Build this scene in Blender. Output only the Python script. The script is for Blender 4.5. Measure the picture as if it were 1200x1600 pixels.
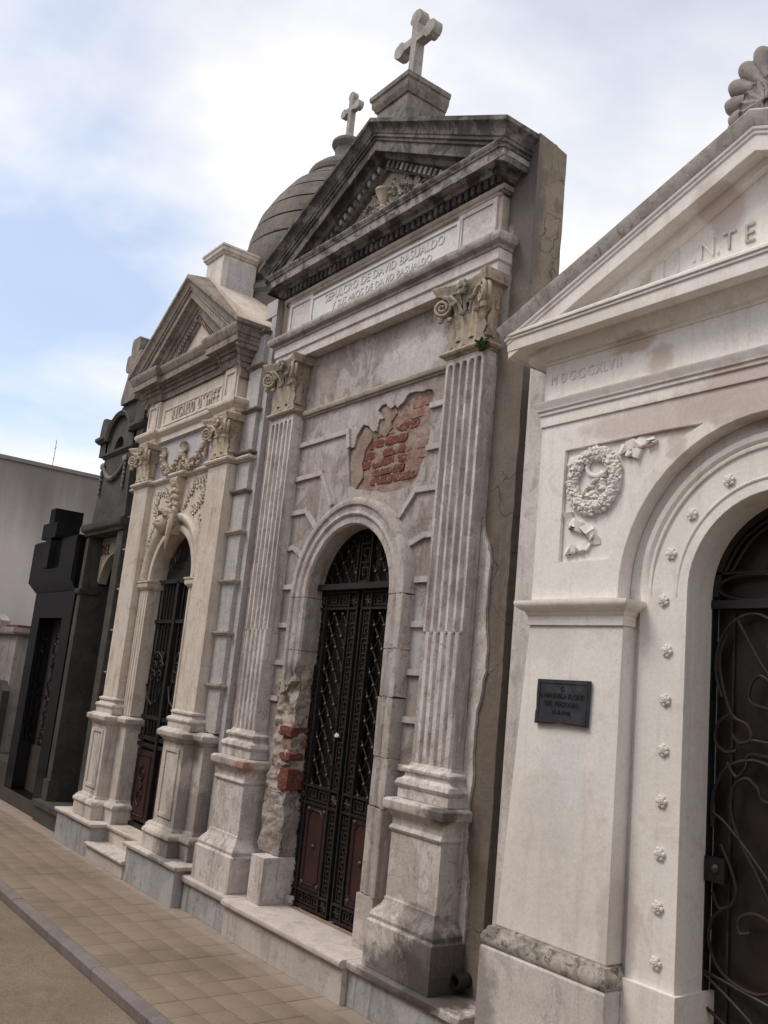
import bpy, bmesh, math, random
from mathutils import Vector, Matrix, noise, geometry
R = math.radians
random.seed(11)
for o in list(bpy.data.objects): bpy.data.objects.remove(o)
S = bpy.context.scene
COL = S.collection

# ------------------------------------------------------------------ camera
yaw, pit, rol = R(53.8247), R(10.9975), R(-5.6169)
fw = Vector((-math.sin(yaw)*math.cos(pit), math.cos(yaw)*math.cos(pit), math.sin(pit)))
rt = Vector((math.cos(yaw), math.sin(yaw), 0)); dn = fw.cross(rt)
r2 = rt*math.cos(rol)+dn*math.sin(rol); d2 = -rt*math.sin(rol)+dn*math.cos(rol)
cam = bpy.data.cameras.new('Camera'); co = bpy.data.objects.new('Camera', cam); COL.objects.link(co)
cam.sensor_fit = 'VERTICAL'; cam.sensor_height = 36; cam.lens = 1420/1600*36
cam.clip_start = .02; cam.clip_end = 3000
m = Matrix((r2, -d2, -fw)).transposed().to_4x4(); m.translation = (0, 0, 1.6)
co.matrix_world = m
S.camera = co
S.render.resolution_x, S.render.resolution_y = 768, 1024
# ------------------------------------------------------------------ sky, sun, exposure
SUN_EL, SUN_AZ = R(54), R(207)          # azimuth measured from +Y clockwise: light comes from behind the camera, a little left
W = bpy.data.worlds.new('World'); S.world = W; W.use_nodes = True
nt = W.node_tree; nt.nodes.clear()
def wn(t, **k):
    n = nt.nodes.new(t)
    for a, b in k.items(): setattr(n, a, b)
    return n
def lk(a, b): nt.links.new(a, b)
sky = wn('ShaderNodeTexSky', sky_type='NISHITA'); sky.sun_disc = False
sky.sun_elevation = SUN_EL; sky.sun_rotation = SUN_AZ; sky.dust_density = .6; sky.ozone_density = 2.0
bgs = wn('ShaderNodeBackground'); bgs.inputs[1].default_value = .15; lk(sky.outputs[0], bgs.inputs[0])
tc = wn('ShaderNodeTexCoord')
sep = wn('ShaderNodeSeparateXYZ'); lk(tc.outputs['Generated'], sep.inputs[0])
za = wn('ShaderNodeMath', operation='ADD'); lk(sep.outputs[2], za.inputs[0]); za.inputs[1].default_value = .22
zm = wn('ShaderNodeMath', operation='MAXIMUM'); lk(za.outputs[0], zm.inputs[0]); zm.inputs[1].default_value = .05
dx = wn('ShaderNodeMath', operation='DIVIDE'); lk(sep.outputs[0], dx.inputs[0]); lk(zm.outputs[0], dx.inputs[1])
dy = wn('ShaderNodeMath', operation='DIVIDE'); lk(sep.outputs[1], dy.inputs[0]); lk(zm.outputs[0], dy.inputs[1])
cb = wn('ShaderNodeCombineXYZ'); lk(dx.outputs[0], cb.inputs[0]); lk(dy.outputs[0], cb.inputs[1])
mp = wn('ShaderNodeMapping'); lk(cb.outputs[0], mp.inputs[0]); mp.inputs['Location'].default_value = (13.2, -7.5, 0)
n1 = wn('ShaderNodeTexNoise'); lk(mp.outputs[0], n1.inputs['Vector']); n1.inputs['Scale'].default_value = .8; n1.inputs['Detail'].default_value = 9; n1.inputs['Roughness'].default_value = .52; n1.inputs['Distortion'].default_value = .25
rp = wn('ShaderNodeValToRGB'); lk(n1.outputs[0], rp.inputs[0])
rp.color_ramp.elements[0].position = .34; rp.color_ramp.elements[0].color = (.3,)*3+(1,)
rp.color_ramp.elements[1].position = .485; rp.color_ramp.elements[1].color = (1, 1, 1, 1)
n2 = wn('ShaderNodeTexNoise'); lk(mp.outputs[0], n2.inputs['Vector']); n2.inputs['Scale'].default_value = 1.3; n2.inputs['Detail'].default_value = 7; n2.inputs['Roughness'].default_value = .5
rc = wn('ShaderNodeValToRGB'); lk(n2.outputs[0], rc.inputs[0])
rc.color_ramp.elements[0].position = .3; rc.color_ramp.elements[0].color = (.67, .675, .71, 1)
rc.color_ramp.elements[1].position = .62; rc.color_ramp.elements[1].color = (.87, .85, .83, 1)
bgc = wn('ShaderNodeBackground'); bgc.inputs[1].default_value = 1.0; lk(rc.outputs[0], bgc.inputs[0])
mx = wn('ShaderNodeMixShader'); lk(rp.outputs[0], mx.inputs[0]); lk(bgs.outputs[0], mx.inputs[1]); lk(bgc.outputs[0], mx.inputs[2])
wo = wn('ShaderNodeOutputWorld'); lk(mx.outputs[0], wo.inputs[0])
sl = bpy.data.lights.new('Sun', 'SUN'); sl.energy = 1.5; sl.angle = R(24); sl.color = (1, .915, .82)
so = bpy.data.objects.new('Sun', sl); COL.objects.link(so)
sd = Vector((math.sin(SUN_AZ)*math.cos(SUN_EL), math.cos(SUN_AZ)*math.cos(SUN_EL), math.sin(SUN_EL)))
so.rotation_euler = sd.to_track_quat('Z', 'Y').to_euler(); so.location = sd*40
S.view_settings.view_transform = 'Standard'; S.view_settings.look = 'None'
S.view_settings.gamma = 1; S.view_settings.exposure = .45; S.view_settings.use_curve_mapping = False

# ------------------------------------------------------------------ materials
class NT:
    def __init__(s, name):
        s.m = bpy.data.materials.new(name); s.m.use_nodes = True; s.t = s.m.node_tree; s.t.nodes.clear()
        s.out = s.n('ShaderNodeOutputMaterial'); s.b = s.n('ShaderNodeBsdfPrincipled'); s.l(s.b.outputs[0], s.out.inputs[0])
        s.pos = s.n('ShaderNodeNewGeometry').outputs['Position']
    def n(s, t, **k):
        n = s.t.nodes.new(t)
        for a, b in k.items(): setattr(n, a, b)
        return n
    def l(s, a, b): s.t.links.new(a, b)
    def put(s, sock, v):
        if hasattr(v, 'is_output') or isinstance(v, bpy.types.NodeSocket): s.l(v, sock)
        else: sock.default_value = v
    def math(s, op, a, b=0.0, c=False):
        n = s.n('ShaderNodeMath', operation=op); n.use_clamp = c; s.put(n.inputs[0], a); s.put(n.inputs[1], b); return n.outputs[0]
    def scaled(s, v):
        n = s.n('ShaderNodeVectorMath', operation='MULTIPLY'); s.l(s.pos, n.inputs[0]); n.inputs[1].default_value = v; return n.outputs[0]
    def noise(s, scale, detail=6, rough=.6, vec=None, dist=0):
        n = s.n('ShaderNodeTexNoise'); s.l(vec or s.pos, n.inputs['Vector']); n.inputs['Scale'].default_value = scale
        n.inputs['Detail'].default_value = detail; n.inputs['Roughness'].default_value = rough; n.inputs['Distortion'].default_value = dist
        return n.outputs[0]
    def ramp(s, v, a, b):
        n = s.n('ShaderNodeMapRange', interpolation_type='SMOOTHSTEP'); s.l(v, n.inputs[0]); n.inputs[1].default_value = a; n.inputs[2].default_value = b; return n.outputs[0]
    def mix(s, f, a, b, bt='MIX'):
        n = s.n('ShaderNodeMix', data_type='RGBA', blend_type=bt); s.put(n.inputs[0], f)
        for i, v in ((6, a), (7, b)): s.put(n.inputs[i], v if not isinstance(v, tuple) else (v+(1,))[:4])
        return n.outputs[2]
def stone(name, base, var, stain, amt=.5, scale=2.5, streak=.5, bump=.35, rough=.85, lo=.42, hi=.62, blots=(), fine=70, spec=.25, bevel=.006, pits=0, fineamt=.12, crack=0, flake=None):
    t = NT(name)
    c = t.mix(t.ramp(t.noise(scale, 8, .65, dist=.4), lo, hi), base, var)
    st = t.ramp(t.noise(1.0, 7, .68, t.scaled((9, 9, 1.1))), .5, .72)
    c = t.mix(t.math('MULTIPLY', st, streak), c, stain)
    s2 = t.ramp(t.noise(1.0, 5, .6, t.scaled((30, 30, 1.6))), .56, .68)
    c = t.mix(t.math('MULTIPLY', s2, streak*.55), c, stain)
    pt = t.ramp(t.noise(scale*2.7, 9, .72, dist=.8), .52, .64)
    c = t.mix(t.math('MULTIPLY', pt, amt), c, stain)
    if flake:
        fk = t.math('MULTIPLY', t.ramp(t.noise(3.2, 10, .74, t.scaled((1.6, 1.6, 1.0)), .6), .5, .53), t.ramp(t.noise(1.3, 4, .6), .38, .5))
        c = t.mix(t.math('MULTIPLY', fk, flake[1]), c, flake[0])
    nb = t.noise(7, 6, .7)
    for (p, r, a, col, sq) in blots:
        v = t.n('ShaderNodeVectorMath', operation='SUBTRACT'); t.l(t.pos, v.inputs[0]); v.inputs[1].default_value = p
        v2 = t.n('ShaderNodeVectorMath', operation='MULTIPLY'); t.l(v.outputs[0], v2.inputs[0]); v2.inputs[1].default_value = sq
        ln = t.n('ShaderNodeVectorMath', operation='LENGTH'); t.l(v2.outputs[0], ln.inputs[0])
        d = t.math('ADD', ln.outputs['Value'], t.math('MULTIPLY', t.math('SUBTRACT', nb, .5), r*1.6))
        mk = t.math('MULTIPLY', t.math('SUBTRACT', 1.0, t.ramp(d, r*.55, r)), a)
        c = t.mix(mk, c, col)
    ck = None
    if crack:
        wv = t.n('ShaderNodeVectorMath', operation='ADD'); t.l(t.pos, wv.inputs[0])
        nz_ = t.n('ShaderNodeTexNoise'); t.l(t.pos, nz_.inputs['Vector']); nz_.inputs['Scale'].default_value = 5; nz_.inputs['Detail'].default_value = 6
        sc_ = t.n('ShaderNodeVectorMath', operation='SCALE'); t.l(nz_.outputs[1], sc_.inputs[0]); sc_.inputs['Scale'].default_value = .22; t.l(sc_.outputs[0], wv.inputs[1])
        vo = t.n('ShaderNodeTexVoronoi', feature='DISTANCE_TO_EDGE'); t.l(wv.outputs[0], vo.inputs['Vector']); vo.inputs['Scale'].default_value = 3.2
        ck = t.math('MULTIPLY', t.math('SUBTRACT', 1.0, t.ramp(vo.outputs[0], .004, .014)), t.math('MULTIPLY', t.ramp(t.noise(2.3, 3), .48, .58), crack))
        c = t.mix(ck, c, stain)
    fn = t.noise(fine, 5, .7)
    c = t.mix(1.0, c, t.mix(t.ramp(fn, .3, .7), (1-fineamt,)*3, (1+fineamt*.6,)*3), 'MULTIPLY')
    if pits:
        vo = t.n('ShaderNodeTexVoronoi'); t.l(t.pos, vo.inputs['Vector']); vo.inputs['Scale'].default_value = 34
        pm = t.math('MULTIPLY', t.math('SUBTRACT', 1.0, t.ramp(vo.outputs[0], .1, .25)), t.ramp(t.noise(5, 4), .55, .6))
        c = t.mix(t.math('MULTIPLY', pm, pits), c, stain)
    t.l(c, t.b.inputs['Base Color'])
    t.b.inputs['Roughness'].default_value = rough; t.b.inputs['Specular IOR Level'].default_value = spec
    h = t.math('ADD', t.math('MULTIPLY', t.noise(18, 7, .68), .7), t.math('MULTIPLY', fn, .3))
    if ck is not None: h = t.math('SUBTRACT', h, t.math('MULTIPLY', ck, .6))
    bp = t.n('ShaderNodeBump'); bp.inputs['Strength'].default_value = bump; bp.inputs['Distance'].default_value = .012
    t.l(h, bp.inputs['Height'])
    if bevel:
        bv = t.n('ShaderNodeBevel', samples=2); bv.inputs[0].default_value = bevel; t.l(bv.outputs[0], bp.inputs['Normal'])
    t.l(bp.outputs[0], t.b.inputs['Normal'])
    return t.m
def metal(name, c1, c2, rough=.6, met=.3, scale=20):
    t = NT(name)
    c = t.mix(t.ramp(t.noise(scale, 7, .7), .45, .65), c1, c2)
    t.l(c, t.b.inputs['Base Color']); t.b.inputs['Metallic'].default_value = met
    t.l(t.math('ADD', t.math('MULTIPLY', t.noise(40, 4), .3), rough-.15), t.b.inputs['Roughness'])
    bp = t.n('ShaderNodeBump'); bp.inputs['Strength'].default_value = .2; bp.inputs['Distance'].default_value = .004
    t.l(t.noise(90, 4), bp.inputs['Height']); t.l(bp.outputs[0], t.b.inputs['Normal'])
    return t.m
BLK = (.035, .032, .03); 
M = {}
# --- central mausoleum
M['plaster'] = stone('old_plaster', (.285, .24, .218), (.35, .30, .275), (.15, .122, .107), .55, 3.0, .6, .6, crack=.35, lo=.46, hi=.6, flake=((.44, .395, .375), .7), blots=[
    ((-4.3, 3.25, 3.62), .45, .55, (.62, .6, .59), (1, 1, 2.2)), ((-4.95, 3.25, 3.30), .35, .35, (.6, .57, .55), (1, 1, 1.5)), ((-4.05, 3.25, 1.9), .2, .5, (.6, .62, .63), (1.6, 1, .8))])
M['render_grey'] = stone('grey_reveal_render', (.27, .24, .215), (.38, .345, .32), (.12, .1, .09), .5, 5, .4, .5)
M['marble'] = stone('weathered_marble', (.64, .59, .56), (.53, .475, .445), (.18, .145, .125), .5, 5.5, .9, .5, lo=.48, hi=.58, crack=.1, pits=.6, flake=((.37, .32, .295), .45))
M['marble_dirty'] = stone('soot_stained_marble', (.62, .57, .54), (.52, .465, .435), (.16, .135, .12), .5, 5.5, .6, .45, crack=.18, pits=.6, flake=((.37, .32, .28), .55), blots=[
    ((-3.45, 3.12, .32), .34, .85, (.055, .047, .042), (1.1, 1, 1.2)), ((-3.62, 3.05, .23), .25, .75, (.07, .06, .053), (.6, 1, 1.4)), ((-3.45, 3.05, 1.03), .16, .85, (.07, .06, .055), (.7, 1, 2)),
    ((-5.5, 3.05, 1.0), .12, .75, (.38, .17, .10), (1, 1, 2)), ((-3.5, 3.05, .52), .22, .6, (.12, .1, .09), (.6, 1, 3))])
M['archstone'] = stone('worn_arch_stone', (.50, .45, .42), (.40, .35, .325), (.19, .155, .135), .55, 5, .8, .5, lo=.46, hi=.6, crack=.12, pits=.7, flake=((.31, .265, .24), .5))
M['capital'] = stone('ochre_capital_stone', (.42, .34, .25), (.35, .305, .26), (.09, .075, .065), .7, 9, .7, .5, blots=[((-3.7, 3.1, 3.9), .16, .5, (.2, .18, .15), (1, 1, 1)), ((-5.7, 3.1, 3.88), .2, .6, (.18, .16, .14), (1, 1, 1))])
M['architrave'] = stone('pale_architrave_stone', (.58, .535, .515), (.50, .45, .425), (.30, .24, .22), .45, 6, .3, .35, pits=.4)
M['torus'] = stone('grimy_torus_stone', (.36, .325, .30), (.24, .21, .195), (.09, .08, .075), .5, 5, .55, .3)
M['frieze'] = stone('brown_frieze_stone', (.40, .345, .30), (.30, .26, .225), (.15, .125, .10), .4, 5, .4, .35)
M['frieze_slab'] = stone('white_inscription_marble', (.66, .645, .635), (.60, .575, .56), (.42, .37, .35), .2, 5, .2, .15)
M['crust'] = stone('black_crusted_stone', (.17, .15, .142), (.06, .053, .05), (.03, .027, .027), .7, 7, .8, .6, lo=.42, hi=.56)
M['crust_light'] = stone('part_washed_cornice_stone', (.30, .27, .26), (.09, .08, .078), (.04, .036, .035), .75, 6, .65, .6, lo=.46, hi=.58)
M['tympanum'] = stone('tympanum_stone', (.34, .305, .26), (.26, .23, .195), (.10, .085, .07), .45, 6, .3, .4)
M['pedestal_dark'] = stone('dark_pedestal_stone', (.17, .15, .135), (.24, .21, .185), (.055, .05, .048), .6, 5, .6, .5)
M['band'] = stone('pale_joint_band', (.50, .455, .435), (.42, .375, .355), (.22, .185, .17), .45, 6, .3, .4)
M['cross'] = stone('pale_cross_stone', (.36, .335, .315), (.28, .26, .245), (.12, .11, .10), .4, 8, .4, .3)
M['party'] = stone('brown_party_wall_render', (.185, .15, .118), (.235, .192, .152), (.07, .057, .048), .5, 3, .6, .5, crack=.8, blots=[((-3.45, 3.25, 4.35), .55, .85, (.11, .095, .09), (1.2, 7, .8)), ((-3.40, 3.25, 3.2), .5, .55, (.13, .11, .098), (1.5, 7, .5)), ((-3.36, 3.25, 1.4), .5, .5, (.13, .105, .09), (3, 7, .35)), ((-3.50, 3.25, 3.9), .26, .75, (.5, .47, .45), (6, 3, .6))])
M['mortar'] = stone('exposed_mortar', (.31, .245, .21), (.25, .165, .135), (.24, .09, .065), .5, 9, .1, 1.0, fine=110)
M['sandy'] = stone('sandy_old_mortar', (.42, .36, .305), (.34, .28, .235), (.18, .135, .105), .5, 9, .3, 1.0, fine=110)
M['brick'] = stone('red_brick', (.18, .053, .039), (.125, .044, .035), (.30, .205, .165), 1.0, 20, .1, 1.0, rough=.95, lo=.4, hi=.6, fine=120)
M['brick_dusty'] = stone('mortar_smeared_brick', (.30, .20, .16), (.24, .10, .075), (.34, .265, .22), .6, 14, .1, 1.0, fine=120)
M['base_grey'] = stone('blue_grey_marble_slab', (.34, .335, .345), (.42, .41, .41), (.13, .115, .11), .4, 4, .75, .2, rough=.7)
M['base_pale'] = stone('pale_marble_riser', (.46, .42, .39), (.52, .48, .45), (.19, .18, .165), .45, 4, .55, .2, rough=.75)
M['step_top'] = stone('worn_step_marble', (.54, .485, .45), (.47, .41, .37), (.27, .22, .19), .35, 5, .1, .3)
M['iron'] = metal('black_iron', (.018, .017, .018), (.032, .027, .024), .55, .4)
M['iron_red'] = metal('red_lead_rust', (.04, .011, .008), (.018, .009, .0075), .6, .1, 12)
M['iron_rust'] = metal('rusted_iron', (.034, .02, .015), (.022, .018, .016), .65, .3)
M['stud'] = metal('dull_zinc_stud', (.065, .05, .044), (.035, .028, .025), .5, .5)
M['dark'] = metal('dark_interior_backing', (.012, .012, .012), (.017, .016, .015), .3, 0, 4)  # backing sheet behind door ironwork; the unlit interior is put into its colour
# --- cream mausoleum
M['cream'] = stone('cream_limestone', (.61, .54, .47), (.54, .465, .39), (.30, .225, .165), .4, 3, .6, .2, lo=.45, hi=.62)
M['cream_white'] = stone('whitish_limestone', (.60, .545, .50), (.52, .46, .41), (.20, .17, .15), .4, 3.5, .6, .2, blots=[((-6.3, 3.1, .5), .3, .6, (.16, .14, .13), (1, 1, .8)), ((-6.35, 3.03, .3), .2, .7, (.13, .115, .11), (1, 1, 1.5)), ((-6.3, 3.05, 1.05), .18, .6, (.17, .15, .14), (1, 1, 1))])
M['cream_dark'] = stone('sooted_limestone', (.23, .19, .16), (.30, .25, .21), (.075, .062, .055), .65, 6, .75, .3)
M['grey_block'] = stone('speckled_grey_stone', (.43, .405, .395), (.48, .455, .445), (.22, .20, .20), .5, 12, .3, .3, fine=90, fineamt=.2)
M['lilac'] = stone('lilac_grey_render', (.43, .415, .42), (.48, .46, .46), (.28, .26, .26), .2, 3, .3, .2)
M['dome'] = stone('dome_concrete', (.165, .142, .122), (.115, .10, .088), (.05, .044, .04), .5, 3, .6, .5, blots=[((-7.0, 4.2, 6.95), .4, .45, (.10, .13, .12), (1, 1, 1))])
M['roof_pale'] = stone('pale_roof_slab', (.56, .485, .42), (.48, .41, .35), (.26, .21, .175), .35, 5, .2, .3)
M['relief'] = stone('relief_limestone', (.52, .435, .345), (.44, .36, .275), (.17, .125, .09), .6, 12, .4, .6)
# --- white mausoleum
M['white'] = stone('white_lime_paint', (.80, .76, .72), (.76, .715, .67), (.54, .47, .42), .35, 1.8, .4, .2, rough=.8, fineamt=.07, crack=.12, blots=[((-2.55, 3.05, .95), .32, .3, (.55, .48, .43), (1.2, 1, .8)), ((-2.42, 3.06, .75), .2, .4, (.45, .39, .35), (2.5, 1, .7)), ((-2.9, 3.06, 1.9), .3, .28, (.52, .45, .41), (1, 1, 1.8)), ((-2.9, 3.0, 3.25), .5, .3, (.5, .43, .37), (.6, 1, 3)),
    ((-2.72, 3.05, 1.28), .26, .35, (.58, .64, .62), (1.5, 1, .7)), ((-2.25, 3.06, 2.83), .30, .7, (.53, .44, .40), (.6, 1, 3)), ((-1.85, 3.06, 2.86), .32, .85, (.52, .43, .395), (.7, 1, 2.2)),
    ((-2.44, 3.05, 3.20), .10, .8, (.46, .36, .29), (.7, 1, 1.6)), ((-2.3, 3.06, 3.10), .09, .7, (.5, .4, .34), (1, 1, 1)), ((-2.0, 3.0, 3.66), .13, .75, (.55, .46, .42), (1, 1, .7)), ((-2.22, 3.06, 2.70), .07, .6, (.5, .4, .35), (1, 1, 1)), ((-2.85, 3.05, .9), .35, .35, (.6, .53, .48), (1.5, 1, .7))], pits=.35)
M['white_grimy'] = stone('grimy_white_moulding', (.56, .51, .475), (.42, .375, .345), (.17, .15, .135), .7, 8, .55, .35, lo=.45, hi=.6)
M['white_black'] = stone('mossy_plinth_moulding', (.44, .395, .355), (.21, .185, .165), (.05, .045, .04), .8, 10, .3, .6)
M['grey_strip'] = stone('weathered_grey_strip', (.62, .575, .54), (.54, .495, .465), (.25, .215, .195), .45, 4, .5, .3)
M['plinth_w'] = stone('pale_grey_plinth', (.56, .515, .485), (.62, .575, .545), (.24, .215, .20), .35, 3, .3, .2, blots=[((-3.1, 3.0, .3), .25, .7, (.2, .18, .165), (1.5, 1, .7))])
M['shell'] = stone('grey_shell_stone', (.27, .235, .22), (.36, .325, .30), (.12, .10, .095), .5, 7, .4, .6)
M['plaque'] = metal('blue_black_bronze', (.05, .052, .062), (.075, .078, .09), .5, .5, 14)
M['letter_dark'] = metal('dark_letter', (.016, .013, .014), (.022, .018, .018), .6, .2)
M['brown_glass'] = metal('brown_interior', (.016, .012, .0095), (.022, .017, .013), .35, 0, 3)  # glass backing of the gate; the dark interior is put into its colour
# --- far tombs, wall, ground
M['grey_tomb'] = stone('dark_grey_green_stone', (.06, .057, .051), (.085, .08, .072), (.035, .033, .03), .5, 4, .5, .4)
M['grey_tomb_light'] = stone('cream_lintel', (.42, .38, .31), (.36, .32, .26), (.2, .17, .13), .3, 6, .2, .2)
M['letter_red'] = metal('red_brown_letter', (.14, .04, .03), (.1, .035, .03), .6, .1)
def granite():
    t = NT('polished_black_granite')
    t.l(t.mix(t.ramp(t.noise(150, 3, .6), .5, .7), (.005, .005, .006), (.014, .014, .015)), t.b.inputs['Base Color'])
    t.b.inputs['Roughness'].default_value = .4; t.b.inputs['Specular IOR Level'].default_value = .02
    g = t.n('ShaderNodeBsdfGlossy'); g.inputs['Roughness'].default_value = .06; g.inputs['Color'].default_value = (.9, .92, 1, 1)
    m_ = t.n('ShaderNodeMixShader'); m_.inputs[0].default_value = .075; t.l(t.b.outputs[0], m_.inputs[1]); t.l(g.outputs[0], m_.inputs[2]); t.l(m_.outputs[0], t.out.inputs[0])
    return t.m
M['granite'] = granite()
M['granite_dull'] = stone('honed_brown_granite', (.045, .04, .037), (.06, .053, .048), (.025, .022, .02), .3, 4, .2, .1, rough=.5, spec=.5)
def farwall():
    t = NT('rain_streaked_boundary_wall')
    c = t.mix(t.ramp(t.noise(.8, 7, .6), .4, .65), (.54, .495, .475), (.45, .41, .39))
    sp = t.n('ShaderNodeSeparateXYZ'); t.l(t.pos, sp.inputs[0])
    st = t.noise(1.0, 6, .55, t.scaled((1.5, 1.5, .14)))
    k = t.math('ADD', t.math('SUBTRACT', sp.outputs[2], 3.45), t.math('MULTIPLY', t.math('SUBTRACT', st, .5), 3.0))
    c = t.mix(t.math('MULTIPLY', t.ramp(k, -.9, .9), .88), c, (.15, .137, .13))
    t.l(c, t.b.inputs['Base Color']); t.b.inputs['Roughness'].default_value = .95
    bp = t.n('ShaderNodeBump'); bp.inputs['Strength'].default_value = .4; bp.inputs['Distance'].default_value = .01
    t.l(t.noise(25, 6, .7), bp.inputs['Height']); t.l(bp.outputs[0], t.b.inputs['Normal'])
    return t.m
M['farwall'] = farwall()
def tilemat():
    t = NT('worn_paving_tile')
    oi = t.n('ShaderNodeObjectInfo').outputs['Random']
    c = t.mix(oi, (.225, .172, .124), (.245, .188, .138))
    c = t.mix(t.math('MULTIPLY', t.ramp(t.noise(1.7, 8, .68), .46, .62), .8), c, (.18, .136, .10))
    c = t.mix(t.math('MULTIPLY', t.ramp(t.noise(9, 6, .7), .56, .7), .5), c, (.30, .24, .185))
    sp = t.n('ShaderNodeSeparateXYZ'); t.l(t.pos, sp.inputs[0])
    dust = t.ramp(t.math('ADD', sp.outputs[1], t.math('MULTIPLY', t.math('SUBTRACT', t.noise(5, 5), .5), .35)), 2.76, 3.0)
    c = t.mix(t.math('MULTIPLY', dust, .6), c, (.34, .28, .235))
    c = t.mix(1.0, c, t.mix(t.ramp(t.noise(120, 4, .7), .3, .7), (.84,)*3, (1.12,)*3), 'MULTIPLY')
    t.l(c, t.b.inputs['Base Color']); t.b.inputs['Roughness'].default_value = .85
    bp = t.n('ShaderNodeBump'); bp.inputs['Strength'].default_value = .3; bp.inputs['Distance'].default_value = .006
    t.l(t.noise(60, 6, .7), bp.inputs['Height']); t.l(bp.outputs[0], t.b.inputs['Normal'])
    return t.m
M['tile'] = tilemat()
M['joint'] = stone('tile_joint', (.29, .235, .185), (.25, .20, .155), (.18, .145, .11), .3, 6, 0, .3, bevel=0)
M['road'] = stone('sandy_lane_surface', (.20, .155, .115), (.235, .185, .14), (.14, .11, .085), .4, 2, 0, .4, bevel=0, fine=90, fineamt=.3)
M['kerb'] = stone('kerb_granite', (.22, .19, .183), (.18, .155, .15), (.13, .11, .105), .4, 5, .2, .3, fine=110)
M['leafgreen'] = stone('weed_leaf', (.035, .06, .02), (.055, .08, .03), (.03, .06, .02), .3, 30, 0, .1, bevel=0)
M['paper'] = stone('white_paper', (.7, .72, .75), (.62, .64, .68), (.5, .5, .52), .2, 20, 0, .1, bevel=0)
M['pipe'] = metal('black_pipe', (.02, .018, .018), (.03, .027, .025), .6, .1)
M['red_paint'] = stone('faded_red_terracotta', (.17, .045, .035), (.12, .045, .035), (.1, .05, .04), .3, 8, .2, .3)
M['far_stone'] = stone('far_weathered_stone', (.36, .325, .30), (.29, .26, .235), (.14, .12, .105), .5, 4, .5, .4)

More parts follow.
